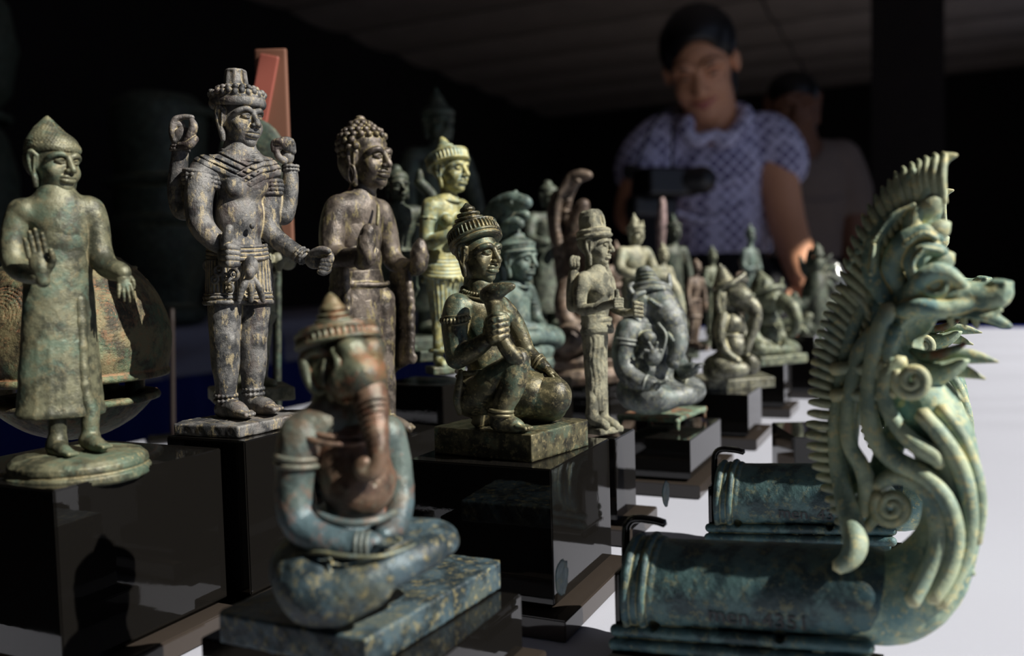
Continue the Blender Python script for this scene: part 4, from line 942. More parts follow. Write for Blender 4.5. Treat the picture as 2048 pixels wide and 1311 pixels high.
M_GS = bronze('pale_grey_green_bronze', srgb(82, 82, 70), srgb(148, 146, 124), srgb(104, 108, 94), srgb(176, 168, 136), 1.3, .4, .6, (.55, .75), .05, .8)
def slim_grey():
    f = Fig('slim_standing_figure', 'slim pale grey-green four-armed standing figure with tall flat-topped hat and fluted skirt', 'statuette', 1205, 858, .385, mat=M_GS)
    yaw = 52
    S = f.sc()
    S.e((1195, 574, 0), (36, 27, 40), (yaw, 0, 0), 8); S.c((1170, 558, -22), (1212, 560, 26), 16, 15, 10)
    S.c((1192, 522, 2), (1192, 550, 2), 16, 20, 7); S.e((1194, 618, 0), (28, 22, 30), (yaw, 0, 0), 10)
    for k in (-1, 1): S.e((1208+k*8, 582, -18+k*9), (13, 11, 11), k=4)
    S.ch([(1162, 566, -16, 12), (1150, 596, -10, 13), (1146, 612, -12, 11), (1143, 580, -18, 10), (1147, 545, -20, 9.5)], 4, 5)
    S.ch([(1166, 560, -30, 14), (1160, 596, -36, 12), (1164, 618, -40, 11), (1196, 614, -66, 8), (1232, 606, -82, 7)], 4, 5)
    S.ch([(1216, 560, 26, 12), (1222, 585, 26, 10), (1226, 612, 16, 9), (1250, 625, -10, 7.5), (1274, 622, -34, 6.5)], 4, 5)
    S.ch([(1210, 562, 34, 11), (1216, 582, 40, 9), (1216, 560, 40, 8), (1213, 540, 38, 7)], 4, 4)
    for (x, d) in ((1186, -12), (1206, 10)): S.ch([(x-2, 770, d*.6, 11), (x-1, 815, d, 11), (x, 836, d, 12), (x+14, 846, d-12, 11), (x+26, 851, d-24, 8)], 4, 4)
    S.c((1194, 620, 0), (1194, 790, 0), 9, 9, 4)
    S.build('body', f.mat, 1.5, .8, 7)
    S = f.sc(); S.e((1150, 530, -22), (9, 8, 13), k=3)
    for i in range(3): S.ch([(1143+i*6, 530, -28, 4.5), (1142+i*6, 520, -28, 4.5), (1146+i*5, 514+i, -26, 4)], 1)
    S.build('hand', f.mat, 1.0, .5)
    S = f.sc(); S.e((1236, 604, -84), (10, 9, 12), k=3); S.c((1234, 600, -88), (1233, 582, -90), 5.5, 4.5, 2)
    for i in range(4): S.c((1230, 598+i*5, -92), (1244, 598+i*5, -90), 3.5, 3.5, 1)
    S.build('hand', f.mat, 1.0, .5)
    S = f.sc(); S.e((1276, 618, -36), (11, 10, 15), k=3)
    for i in range(4): S.c((1270, 606+i*8, -46), (1284, 608+i*8, -44), 4.5, 4, 1)
    S.build('hand', f.mat, 1.0, .7)
    S = f.sc(); S.e((1212, 534, 38), (6, 6, 10), k=3); S.build('hand', f.mat, 1.2, .5)
    head(f, (1190, 492, 0), 38, 66, 3, 0, wide=.95, lobes=.95)
    S = f.sc(); S.at(rotm(yaw, -6, 0), f.P(1188, 470, 2), 1.0)
    S.l((0, 0, 0), [(-8, 31), (0, 34), (6, 34), (12, 30)], k=2); S.t((0, 0, -3), (0, 0, 1), 33, 3.5, 1.5); S.t((0, 0, 7), (0, 0, 1), 32, 3, 1.5)
    S.l((0, 2, 10), [(0, 26), (14, 26), (26, 25), (36, 21), (40, 16)], k=3, mod=lambda z, t: 1.2*np.cos(5*t)); S.e((0, -26, 30), (5, 8, 14), k=2, sub=True)
    S.M = None; S.build('hat', f.mat, 1.2, .9, 8)
    S = f.sc()
    S.l((1192, 740, 0), [(-80, 22), (-72, 24), (0, 26), (60, 29), (96, 30), (112, 31)], ax=rotm(yaw, 0, -1), sxy=(1, .82), k=3, mod=lambda z, t: .5*np.cos(17*t+1.5*np.sin(z*.08))*(z < 70))
    S.l((1194, 655, 0), [(-12, 36), (-4, 38), (6, 33), (14, 32), (20, 29)], ax=rotm(yaw, -6, 5), sxy=(1, .85), k=3)
    S.t((1193, 636, 0), (.1, -.1, 1), (32, 26), 4, 2, side=(.6, .8, 0)); S.t((1193, 648, 0), (.1, -.1, 1), (34, 28), 3, 2, side=(.6, .8, 0))
    S.build('skirt', f.mat, 1.4, .9, 9)
    S = f.sc(); S.b((1207, 858, -6), (34, 26, 7), (40, 0, 0), 5, 2); S.build('base', f.mat, 1.5, 1.2, 4)
slim_grey()
M_G2 = bronze('slate_green_bronze', srgb(62, 67, 68), srgb(116, 121, 120), srgb(102, 122, 116), srgb(160, 158, 120), 1.2, .35, .5, (.32, .55), .2, .35, zones=[(.0135, .009, srgb(112, 130, 118), .8)], rub=srgb(160, 166, 158))
M_RU = bronze('rusty_stool_bronze', srgb(70, 86, 74), srgb(112, 136, 116), srgb(132, 70, 44), srgb(150, 126, 80), 1.6, .75, .6, (.5, .7), .1, .4)
def elephant_stool():
    f = Fig('elephant_figure_on_stool', 'slate-green seated elephant-headed figure on a small four-legged stool', 'statuette', 1318, 850, .468, mat=M_G2)
    yaw = 44
    S = f.sc()
    S.e((1296, 672, 0), (48, 38, 58), (yaw, 0, 0), 12); S.e((1300, 740, 0), (52, 44, 46), (yaw, 0, 0), 14)
    S.c((1258, 660, -28), (1322, 660, 34), 25, 24, 14); S.c((1286, 610, 2), (1290, 650, 2), 30, 36, 12)
    for k in (-1, 1): S.e((1310+k*14, 676, -36+k*16), (16, 15, 15), k=5)
    S.ch([(1256, 662, -30, 24), (1246, 705, -40, 20), (1252, 742, -50, 19), (1276, 762, -72, 16), (1306, 770, -86, 12)], 6, 5)
    S.ch([(1324, 662, 34, 22), (1346, 700, 38, 18), (1360, 732, 20, 16), (1372, 742, -10, 13), (1388, 736, -30, 10)], 6, 5)
    S.ch([(1276, 776, 0, 36), (1272, 784, -36, 32), (1296, 797, -66, 26), (1320, 796, -74, 22)], 10, 5)
    S.ch([(1318, 800, -72, 22), (1350, 794, -64, 18), (1380, 786, -42, 14)], 6, 4)
    S.ch([(1320, 776, 34, 36), (1368, 780, 30, 28), (1390, 780, 12, 21)], 10, 4); S.ch([(1390, 782, 4, 19), (1370, 792, -34, 18), (1336, 794, -64, 16)], 6, 4)
    S.e((1322, 780, -24), (62, 40, 24), (yaw, 0, 0), 14)
    S.build('body', f.mat, 1.8, .7, 41)
    S = f.sc(); hand_ops(S, (1302, 768, -86), (.9, -.3, .1), (0, -.2, 1), 38, (.2, .2, .2, .2), .3, 1, .15, 2); S.build('hand', f.mat, 1.2)
    S = f.sc(); hand_ops(S, (1386, 738, -28), (.5, -.4, .6), (.5, -.6, -.3), 30, (.5, .5, .5, .5), .3, 1, .15, 2); S.build('hand', f.mat, 1.2)
    yh = 60
    S = f.sc()
    S.e((1302, 606, 0), (40, 40, 42), (yh, 0, 0), 8); S.e((1326, 602, -14), (26, 24, 28), (yh, 0, 0), 10); S.e((1330, 608, 16), (22, 22, 26), (yh, 0, 0), 10)
    S.ch([(1316, 610, -4, 34), (1334, 634, -18, 31), (1344, 654, -28, 26)], 10, 4); S.e((1322, 628, -42), (9, 7, 6), k=3); S.t((1322, 628, -42), (-.1, -1, 0), (12, 9), 2.5, 2); S.ch([(1300, 600, -40, 3), (1318, 612, -44, 3.5), (1336, 618, -38, 3)], 3, 3)
    S.e((1280, 616, -32), (18, 7, 28), (-10, 0, 10), 4); S.ch([(1288, 584, -36, 5), (1270, 592, -40, 5), (1266, 616, -40, 5), (1276, 642, -36, 5), (1290, 642, -34, 5)], 3, 4)
    S.ch([(1266, 590, -30, 6), (1258, 574, -30, 4), (1266, 566, -28, 3)], 3)
    S.build('head', f.mat, 1.5, .5, 42)
    S = f.sc()
    S.ch([(1340, 644, -24, 27), (1352, 668, -36, 22), (1355, 692, -44, 17), (1350, 712, -48, 13), (1344, 724, -50, 10), (1350, 730, -54, 7)], 4, 6)
    for i in range(7): S.t((1347+i*1.4-(i > 4)*2, 656+i*9, -30-i*3), (.25, -.3, -1), 24-i*1.9, 1.3, 1.5)
    S.c((1334, 668, -52), (1346, 680, -66), 5, 3, 2)
    S.build('trunk', f.mat, 1.4, .4, 43)
    S = f.sc(); S.at(rotm(yh, -10, 16), f.P(1298, 584, 4), 1.0)
    S.l((0, 0, 0), [(-10, 40), (-2, 43), (8, 41), (14, 35)], k=2); S.t((0, 0, -6), (0, 0, 1), 42, 3, 1.5); S.t((0, 0, 6), (0, 0, 1), 41, 3, 1.5)
    prof = []
    for i, r in enumerate((29, 26, 23, 20)): prof += [(i*8, r-3), (3+i*8, r), (6+i*8, r-1)]
    S.l((0, 0, 10), prof+[(36, 16), (40, 12)], k=2, lean=(-.25, .1)); S.e((10, -42, 18), (8, 5, 18), k=3); S.M = None
    S.build('crown', f.mat, 1.3, .6, 44)
    f.ring('armlet', (1252, 686, -36), (.15, 0, 1), 23, 3.5); f.ring('armlet', (1253, 678, -35), (.15, 0, 1), 24, 3)
    f.ring('bracelet', (1292, 767, -80), (.8, -.4, -.2), 15.5, 3); f.ring('necklace', (1292, 640, -6), (.2, -.25, 1), (40, 34), 3.5)
    f.tube('cord', [(1316, 646, -52, 3), (1332, 672, -62, 3), (1320, 720, -60, 3)], n=8)
    S = f.sc(); S.e((1306, 712, -68), (16, 12, 20), k=3)
    for i in range(6):
        t = i*math.pi/3; S.c((1306, 706, -70), (1306+16*math.cos(t), 700-17*math.sin(t), -76), 6, 3, 2)
    S.build('sweet_bowl', f.mat, 1.3, .6)
    S = f.sc()
    C = [f.P(1356, 836, -56), f.P(1411, 812, 50), f.P(1300, 808, 86), f.P(1238, 830, -24)]
    z = TZ+.0282+.0075; CW = [onz(1356, 837, z), onz(1411, 812, z), None, onz(1236, 830, z)]; CW[2] = CW[1]+CW[3]-CW[0]
    plinth(f, CW, .0026, M_RU, 'stool_seat', .8, 1.6, 2.5)
    for cpt in CW:
        c = sum(CW)/4; d = (c-cpt)*.06; p = (cpt+d-f.O)/f.s; q2 = p+(cpt-c)/f.s*.02; hgt = .0058/f.s
        V, Fc = sweep(np.array([p-(0, 0, 5), p-(0, 0, hgt*.4), q2-(0, 0, hgt*.8), q2*1.0-(0, 0, hgt+1)]), np.array((8, 6, 4.5, 4.5)), 10)
        link_mesh('leg', V*f.s, Fc, M_RU, f.o)
elephant_stool()

def elephant_small(name, label, cx, base, D, mat, yaw, u, hat, group=None, scroll=True, block_h=None, trunk='straight'):
    # small seated elephant-headed figure; u = pixels from seat to shoulder
    px, py = cx, base; f = Fig(name, label, 'statuette', px, py, D, group, mat=mat); c, s_ = math.cos(math.radians(yaw)), math.sin(math.radians(yaw))
    def q(r, fw, z): return (px+(r*c+fw*s_)*u, py-z*u, (r*s_-fw*c)*u)
    h = max(1.0, u/60); S = f.sc()
    S.e(q(0, 0, .82), (.36*u, .28*u, .3*u), (yaw, 0, 0), .06*u); S.e(q(0, .12, .45), (.36*u, .34*u, .32*u), (yaw, 0, 0), .04*u); S.c(q(0, 0, .9), q(0, 0, 1.15), .28*u, .26*u, .1*u)
    S.e(q(0, .16, .86), (.3*u, .2*u, .2*u), (yaw, 0, 0), .03*u)
    for k in (-1, 1):
        S.ch([(*q(k*.36, 0, .9), .15*u), (*q(k*.5, .06, .6), .12*u), (*q(k*.48, .2, .34), .11*u), (*q(k*.3, .46, .2), .09*u)], .05*u, 4)
        S.ch([(*q(k*.2, 0, .14), .24*u), (*q(k*.62, .24, .12), .2*u), (*q(k*.66, .44, .1), .15*u)], .08*u, 4); S.ch([(*q(k*.62, .46, .1), .14*u), (*q(0, .6, .1), .11*u)], .05*u, 3)
    S.build('body', mat, h, .5)
    S = f.sc(); S.e(q(0, .04, 1.32), (.4*u, .4*u, .38*u), (yaw, 0, 0), .06*u); S.e(q(0, .34, 1.34), (.3*u, .26*u, .28*u), (yaw, 0, 0), .1*u)
    for k in (-1, 1):
        S.e(q(k*.44, .0, 1.2), (.2*u, .06*u, .3*u), (yaw+k*25, 0, 0), .04*u); S.ch([(*q(k*.5, .05, 1.45), .05*u), (*q(k*.68, .02, 1.3), .05*u), (*q(k*.6, .04, 1.0), .05*u)], .03*u, 3)
        S.e(q(k*.2, .5, 1.36), (.06*u, .05*u, .05*u), k=.02*u)
    S.build('head', mat, h*.8, .5)
    S = f.sc()
    T = {'straight': [(0, .5, 1.25, .22), (0, .78, 1.0, .17), (.0, .86, .7, .12), (0, .8, .4, .09), (0, .66, .22, .07)], 'arched': [(0, .5, 1.3, .22), (0, .84, 1.2, .18), (0, 1.05, .9, .14), (0, 1.02, .6, .11), (0, .84, .46, .08)]}[trunk]
    S.ch([(*q(a, b, z), r*u) for a, b, z, r in T], .04*u, 5); S.build('trunk', mat, h*.8, .4)
    S = f.sc()
    if hat == 'cone':
        S.l(q(0, -.06, 1.62), [(-.08*u, .5*u), (0, .5*u), (.06*u, .38*u), (.5*u, .12*u), (.66*u, .03*u)], ax=rotm(yaw, -16, -8), k=.03*u); S.ch([(*q(0, .36, 1.62), .12*u), (*q(0, .5, 1.78), .07*u), (*q(0, .54, 1.92), .03*u)], .05*u, 3)
        for i in range(5): S.t(q(0, -.05-.02*i, 1.72+i*.1), rotm(yaw, -16, -8), (.36-.055*i)*u, .02*u, .01*u)
    else:
        S.t(q(0, 0, 1.56), rotm(yaw, -12), .44*u, .08*u, .03*u); S.l(q(0, -.05, 1.6), [(0, .34*u), (.2*u, .26*u), (.4*u, .1*u), (.48*u, .04*u)], ax=rotm(yaw, -10), k=.03*u)
        for k in (-1, 1): S.c(q(k*.3, .25, 1.6), q(k*.34, .3, 1.86), .08*u, .03*u, .03*u)
    S.build('crown', mat, h*.8, .4)
    for k in (-1, 1): f.ring('armlet', q(k*.44, .03, .74), (.1*k, 0, 1), .15*u, .03*u)
    f.ring('belt', q(0, .1, .62), (0, 0, 1), .35*u, .03*u)
    if scroll:
        S = f.sc()
        for k in (-1, 1): S.t(q(k*.7, .3, .14), (k*c-.3, k*s_-.6, .1), .2*u, .07*u, .03*u)
        S.build('scroll', mat, h, .4)
    S = f.sc(); S.b((px, py+.12*u, 0), (.8*u, .7*u, .12*u), (yaw-20, 0, 0), .04*u, 2); S.build('plinth', mat, h, .6)
    return f
M_G3 = bronze('silvery_grey_bronze', srgb(64, 64, 56), srgb(120, 120, 106), srgb(100, 106, 88), srgb(184, 178, 140), 1.6, .4, .7, (.3, .5), .35, .3, rub=srgb(170, 170, 160))
M_G4 = bronze('leaf_green_bronze', srgb(56, 62, 52), srgb(108, 114, 94), srgb(92, 110, 98), srgb(160, 154, 112), 1.6, .4, .5, (.4, .6), .2, .3)
def elephant_cone():
    f = Fig('cone_hatted_elephant_figure', 'shiny grey elephant-headed figure in a tall cone hat, its trunk hanging straight', 'statuette', 1462, 776, .575, mat=M_G3)
    yaw = 62
    S = f.sc()
    S.e((1462, 648, -6), (25, 26, 24), (yaw, 0, 0), 3); S.e((1466, 690, -10), (27, 28, 26), (yaw, 0, 0), 2); S.e((1452, 670, 8), (22, 24, 46), (yaw, 0, 0), 10)
    S.c((1458, 600, 4), (1456, 640, 4), 18, 20, 8)
    S.ch([(1446, 632, -18, 11), (1440, 662, -26, 10), (1444, 690, -30, 9), (1456, 708, -38, 8), (1476, 722, -44, 7)], 3, 5); S.ch([(1474, 636, 22, 11), (1486, 664, 24, 9), (1494, 690, 12, 8), (1490, 704, -10, 7)], 3, 5)
    S.ch([(1452, 722, 0, 26), (1440, 734, -24, 22), (1462, 740, -38, 15), (1486, 738, -34, 12)], 6, 5); S.ch([(1470, 722, 18, 22), (1494, 730, 12, 17), (1504, 730, -4, 13), (1498, 718, -10, 9)], 6, 5)
    S.build('body', f.mat, 1.4, .6, 51)
    S = f.sc(); S.t((1432, 736, -22), (-.5, -.85, .1), 20, 8, 3); S.e((1432, 736, -24), (9, 8, 9), k=3); S.build('scroll', f.mat, 1.3, .5)
    S = f.sc(); S.e((1468, 590, 0), (30, 30, 28), (yaw, 0, 0), 5); S.e((1484, 594, -14), (22, 22, 20), (yaw, 0, 0), 8); S.e((1490, 604, -4), (20, 18, 22), (yaw, 0, 0), 8)
    S.e((1488, 588, -30), (5, 5, 4), k=2); S.e((1446, 604, -18), (10, 7, 26), (20, 0, 0), 3); S.ch([(1440, 580, -22, 4), (1434, 604, -22, 5), (1442, 632, -20, 4)], 2, 4); S.e((1480, 600, 26), (8, 6, 22), k=3)
    S.build('head', f.mat, 1.2, .5, 52)
    S = f.sc(); S.ch([(1494, 604, -14, 17), (1507, 616, -18, 14), (1511, 636, -20, 11.5), (1506, 660, -22, 9.5), (1497, 684, -24, 8), (1492, 700, -26, 7)], 3, 6); S.build('trunk', f.mat, 1.2, .4, 53)
    S = f.sc(); S.l((1448, 566, 4), [(-8, 24), (0, 24), (4, 20), (34, 5), (40, 1.5)], ax=(-.2, 0, 1), k=2)
    for i in range(6): S.t((1448-i*1.1, 562-i*5.5, 4), (-.2, 0, 1), 20.5-i*2.7, 1.2, .6)
    S.ch([(1430, 576, 0, 5), (1442, 574, -20, 5.5), (1464, 566, -24, 6), (1482, 554, -16, 6), (1489, 546, -10, 3.5)], 3, 5); S.ch([(1482, 556, -12, 6), (1492, 560, 8, 5), (1480, 566, 24, 5)], 3, 4)
    S.build('hat', f.mat, 1.1, .4, 54)
    S = f.sc(); S.b((1432, 640, 12), (8, 5, 60), (20, 0, 3), 3, 2); S.build('back_plate', M_DKG, 1.4, .5)
    f.ring('belt', (1465, 668, -8), (.1, -.1, 1), 21, 3, n=40)
    z = TZ+.0343+.0062; CW = [onz(1478, 772, z), onz(1521, 746, z), None, onz(1402, 757, z)]; CW[2] = CW[1]+CW[3]-CW[0]
    plinth(f, CW, .0062, M_G3, 'plinth', .7, 1.6, 3)
M_DKG = bronze('dull_green_bronze', srgb(40, 46, 40), srgb(84, 92, 80), srgb(80, 100, 88), srgb(130, 126, 100), 1.6, .4, .5, (.45, .65), .2, .3)
elephant_cone()
elephant_small('arched_trunk_elephant_figure', 'leaf-green elephant-headed figure with arched trunk, behind the cone-hatted one', 1528, 706, .70, M_G4, 50, 80, 'peaks', trunk='arched', scroll=False)
block('black block under the arched-trunk green elephant figure', (1568, 718), .04, .055, 0, .005, D=.685)
block('black block at the far end of the front row', (1602, 700), .03, .035, 0, .004, D=.80)
M_NA = bronze('blue_green_finial_bronze', srgb(100, 128, 118), srgb(158, 176, 150), srgb(92, 140, 150), srgb(210, 198, 140), 1.1, .5, .8, (.45, .65), .06, .35, rub=srgb(216, 206, 156))
M_NT = bronze('dark_teal_tube_bronze', srgb(38, 58, 62), srgb(76, 104, 104), srgb(52, 90, 100), srgb(140, 136, 96), .8, .5, .5, (.4, .6), .15, .35)
INK = plain('dark_ink', (.006, .006, .008), .5)
def finial():
    f = Fig('serpent_head_finial', 'large blue-green serpent-head pole finial with tall flame crest, at the right front', 'finial', 1560, 1330, .2435, 'serpent-head finials', mat=M_NA)
    f.lie = (1600, .44); f.rot = rotm(-23.7)
    S = f.sc()                                # pole socket: a half-round tube with mouldings and a flat flange
    S.ch([(1200, 1186, 0, 98), (1420, 1196, 0, 92), (1600, 1205, 0, 90), (1730, 1212, 0, 88)], 3, 3)
    S.b((1194, 1190, 0), (80, 200, 240), k=3, sub=True)
    for x, r in ((1274, 106), (1290, 100), (1306, 106), (1320, 98)): S.t((x, 1188, 0), (1, 0, -.05), r-9, 8, 4)
    S.c((1200, 1186, 0), (1300, 1190, 0), 78, 78, 4, True)
    for d in (-1, 1):
        S.ch([(1252, 1262, d*66, 13), (1480, 1278, d*66, 13), (1740, 1296, d*66, 13)], 4, 3); S.ch([(1252, 1286, d*74, 13), (1480, 1304, d*74, 13), (1740, 1324, d*74, 13)], 3, 3)
    S.b((1490, 1312, 0), (235, 66, 14), (0, 0, 0), 4, 4)
    for x in (1326, 1570): S.c((x, 1250+(x-1326)*.09, -120), (x, 1252+(x-1326)*.09, -60), 10, 10, 2, True)
    sock = S.build('pole_socket', M_NT, 2.4, .8, 51)
    S = f.sc()                                # neck sweeping up from the socket
    S.ch([(1716, 1222, 6, 84), (1790, 1224, 8, 80), (1856, 1180, 10, 66), (1900, 1090, 12, 48), (1902, 990, 14, 48), (1876, 890, 18, 54), (1830, 820, 20, 50), (1790, 760, 20, 44)], 10, 6)
    S.ch([(1700, 1010, 24, 16), (1690, 900, 24, 20), (1706, 800, 24, 22), (1730, 700, 22, 26), (1770, 640, 20, 36)], 14, 5)
    S.ch([(1790, 900, 28, 22), (1760, 980, 26, 20), (1740, 1040, 22, 14)], 14, 4)
    S.build('neck', f.mat, 2.6, .8, 52)
    S = f.sc()                                # head: brows, snout turned up, open jaws
    S.e((1812, 660, 12), (54, 50, 60), (0, 0, 0), 14); S.e((1800, 740, 14), (46, 44, 50), (0, 0, 0), 14)
    S.ch([(1830, 628, 0, 44), (1890, 626, -2, 34), (1946, 628, -4, 27), (1984, 624, -4, 22), (2000, 612, -4, 18)], 10, 5)
    S.b((2000, 612, -4), (15, 20, 19), rotm(-23.7, 0, 8), 5, 6); S.t((1984, 622, -24), (0, -1, 0), 10, 4, 2); S.t((1962, 634, -28), (0, -1, 0), 8, 3.5, 2)
    for i in range(9): S.e((1900+i*10, 600+i*1.2+(i > 6)*(6-i)*3, -6), (6, 7, 7), k=2)
    S.ch([(1850, 664, -34, 4), (1910, 668, -34, 4), (1970, 664, -26, 4), (2000, 650, -18, 4)], 2, 4)
    S.ch([(1850, 650, -18, 14), (1920, 658, -18, 13), (1972, 664, -14, 13), (2018, 682, -8, 5)], 6, 5)
    S.ch([(1800, 780, 0, 34), (1850, 782, 0, 24), (1904, 762, 0, 16), (1944, 726, 0, 7)], 8, 5)
    S.e((1866, 708, -26), (62, 62, 48), k=6, sub=True); S.e((1930, 706, 0), (60, 110, 38), k=6, sub=True)
    S.e((1868, 596, -30), (20, 16, 18), k=4); S.t((1868, 596, -42), (0, -1, .1), 20, 6, 3)
    S.ch([(1826, 612, -34, 14), (1848, 582, -42, 16), (1884, 572, -38, 15), (1912, 590, -28, 12), (1930, 604, -22, 7)], 4, 4)
    S.ch([(1808, 646, -42, 14), (1846, 640, -50, 14), (1886, 646, -44, 13), (1930, 638, -30, 11), (1966, 622, -14, 8)], 4, 4)
    S.ch([(1790, 690, -44, 14), (1780, 738, -46, 15), (1796, 772, -46, 13)], 4, 4)
    hd = S.build('head', f.mat, 2.2, .8, 53)
    f.tube('tongue', [(1822, 738, 6, 15), (1862, 742, 0, 12), (1906, 728, -4, 8), (1930, 716, -6, 4)], M_RU, n=10, parent=hd)
    for i, (x, y) in enumerate(((1900, 668), (1926, 670), (1950, 672))): f.tube('tooth', [(x, y-4, -16, 7), (x+2, y+6, -16, 5), (x+4, y+14, -16, 1.5)], n=8, sub=3, parent=hd)
    for i, (x0, y0, x1, y1) in enumerate(((1892, 742, 1998, 756), (1876, 764, 1972, 790), (1852, 788, 1930, 836))): f.tube('beard_spike', [(x0, y0, 20, 15), ((x0+x1)/2, (y0+y1)/2-4, 20, 14), (x1, y1, 20, 2)], n=10, flat=(.6, 1), parent=hd)
    S = f.sc()                                # crest plate with curling lobes
    S.e((1776, 590, 6), (72, 18, 66), (0, 0, 14), 12); S.e((1790, 530, 6), (70, 17, 76), (0, 0, 18), 14); S.e((1822, 456, 6), (52, 14, 74), (0, 0, 20), 14); S.e((1856, 400, 6), (28, 11, 54), (0, 0, 14), 12)
    for pts in ([(1800, 606, -16, 16), (1786, 560, -22, 18), (1806, 516, -24, 18), (1846, 496, -20, 16), (1876, 508, -14, 11)],
                [(1838, 592, -24, 16), (1826, 552, -28, 16), (1846, 526, -26, 15), (1884, 534, -18, 11)],
                [(1772, 626, -18, 16), (1744, 574, -20, 16), (1750, 510, -16, 15), (1784, 462, -12, 14), (1830, 438, -8, 11)],
                [(1822, 500, -14, 15), (1832, 458, -14, 15), (1866, 434, -8, 10)], [(1846, 440, -10, 12), (1856, 404, -10, 12), (1872, 384, -6, 8)]): S.ch(pts, 4, 6)
    for pts in ([(1812, 520, -40), (1846, 498, -36), (1872, 508, -26)], [(1846, 526, -42), (1882, 533, -30)], [(1750, 510, -30), (1784, 464, -28), (1828, 440, -22)], [(1834, 590, -40), (1826, 556, -44), (1846, 530, -42)], [(1744, 574, -36), (1750, 520, -32)]):
        Q = catmull(np.array(pts, float), 8)
        for p_ in Q[::1]: S.e((p_[0], p_[1], p_[2]-5), (4.6, 4.4, 4.6), k=1.2)
    for i in range(16): S.e((1700+i*8.5, 560-i*13.5+(i > 9)*(i-9)*3, -16), (7, 7, 9), k=3)
    crest = S.build('crest_plate', f.mat, 2.2, .8, 54)
    tips = [(1886, 338), (1868, 340), (1850, 346), (1836, 352), (1822, 358), (1806, 366), (1791, 377), (1778, 391), (1765, 405), (1751, 421), (1738, 440), (1726, 460), (1715, 482), (1705, 503), (1697, 525), (1690, 548), (1684, 572), (1682, 596)]
    for i, (x, y) in enumerate(tips):
        t = i/17; dx, dy = -8+62*t, 84-32*t
        f.tube('flame_tongue', [(x+dx+6, y+dy+14, -4, 12), (x+dx*.75, y+dy*.66, -12, 13.5), (x+dx*.34, y+dy*.3, -10, 11.5), (x+3, y+5, -5, 7), (x-1, y-3, -4, 2.5)], n=10, flat=(1.1, .8), parent=crest)
    f.tube('crest_tip', [(1870, 430, 4, 16), (1870, 392, 2, 16), (1878, 362, 0, 14), (1892, 346, 0, 11), (1914, 340, 0, 3)], n=12, flat=(.8, 1), parent=crest)
    for x, y in ((1886, 428), (1898, 482), (1906, 544)): f.tube('side_leaf', [(x-50, y+36, -8, 18), (x-26, y+14, -12, 20), (x-8, y, -8, 15), (x+2, y-6, -4, 4)], n=10, flat=(.8, 1))
    for x, y in ((1872, 412), (1890, 580)): f.tube('side_leaf', [(x-30, y+18, -8, 11), (x-12, y+4, -10, 11), (x+2, y-4, -6, 3)], n=10)
    strip = f.tube('back_strip', [(1744, 610, -6, 15), (1716, 660, -10, 15), (1694, 730, -10, 15), (1682, 800, -10, 15), (1672, 870, -10, 15), (1672, 930, -10, 16), (1688, 1000, -24, 19), (1706, 1056, -52, 22), (1718, 1092, -84, 22), (1706, 1118, -96, 19), (1682, 1132, -100, 13)], n=12)
    tips = [(1674, 602), (1665, 618), (1657, 636), (1650, 654), (1644, 672), (1638, 691), (1633, 710), (1629, 730), (1626, 750), (1624, 770), (1622, 790), (1621, 810), (1621, 830), (1619, 852), (1617, 874), (1616, 896), (1618, 917), (1622, 938), (1629, 958), (1637, 979), (1646, 1001), (1655, 1024), (1664, 1046), (1674, 1068)]
    for i, (x, y) in enumerate(tips):
        t = min(1, i/12); L = 70-18*t
        f.tube('flame_tongue', [(x+L, y+62*(1-t)+6, -4, 11), (x+L*.55, y+27*(1-t)+3, -12, 11.5), (x+L*.22, y+8*(1-t), -10, 10), (x, y, -4, 6.5)], n=10, flat=(1.1, .85), parent=strip)
    f.tube('scroll_rib', [(1752, 690, -30, 17), (1722, 730, -34, 16), (1708, 790, -34, 15), (1698, 850, -32, 14), (1702, 910, -32, 15), (1726, 955, -30, 16), (1736, 1000, -28, 17), (1724, 1050, -22, 15)], n=12)
    f.tube('scroll_rib', [(1782, 640, -40, 16), (1760, 690, -46, 17), (1746, 760, -48, 16), (1740, 830, -48, 16), (1750, 890, -46, 18), (1788, 936, -46, 19), (1842, 966, -48, 19), (1886, 1010, -50, 18), (1908, 1080, -50, 17), (1896, 1150, -56, 16), (1862, 1204, -68, 15)], n=12)
    f.tube('scroll_rib', [(1806, 744, -48, 15), (1778, 770, -54, 15), (1770, 810, -54, 14), (1790, 862, -52, 15), (1828, 904, -54, 17), (1866, 930, -50, 17), (1880, 952, -48, 9)], n=12)
    f.tube('scroll_rib', [(1842, 846, -54, 15), (1886, 900, -44, 17), (1920, 960, -36, 17), (1936, 1030, -32, 16), (1934, 1100, -32, 15), (1912, 1166, -38, 15), (1878, 1220, -52, 14)], n=12)
    f.tube('scroll_rib', [(1880, 840, -30, 13), (1922, 900, -22, 14), (1948, 970, -16, 14), (1958, 1040, -14, 13), (1950, 1110, -16, 11)], n=12)
    f.tube('scroll_rib', [(1752, 996, -26, 13), (1792, 972, -36, 16), (1842, 988, -46, 17), (1872, 1040, -50, 17), (1874, 1110, -56, 16), (1846, 1170, -68, 16), (1824, 1206, -80, 14)], n=12)
    f.tube('scroll_rib', [(1734, 1080, -20, 10), (1752, 1050, -26, 11), (1748, 1020, -30, 12), (1736, 1000, -28, 10)], n=10)
    def spiral(name, cx, cy, d, r0, turns, r, a0):
        n = int(turns*12); f.tube(name, [(cx+r0*(1-.82*i/n)*math.cos(a0-i*math.pi/6), cy+r0*(1-.82*i/n)*math.sin(a0-i*math.pi/6), d-6*i/n, r*(1-.35*i/n)) for i in range(n+1)], n=9, sub=2)
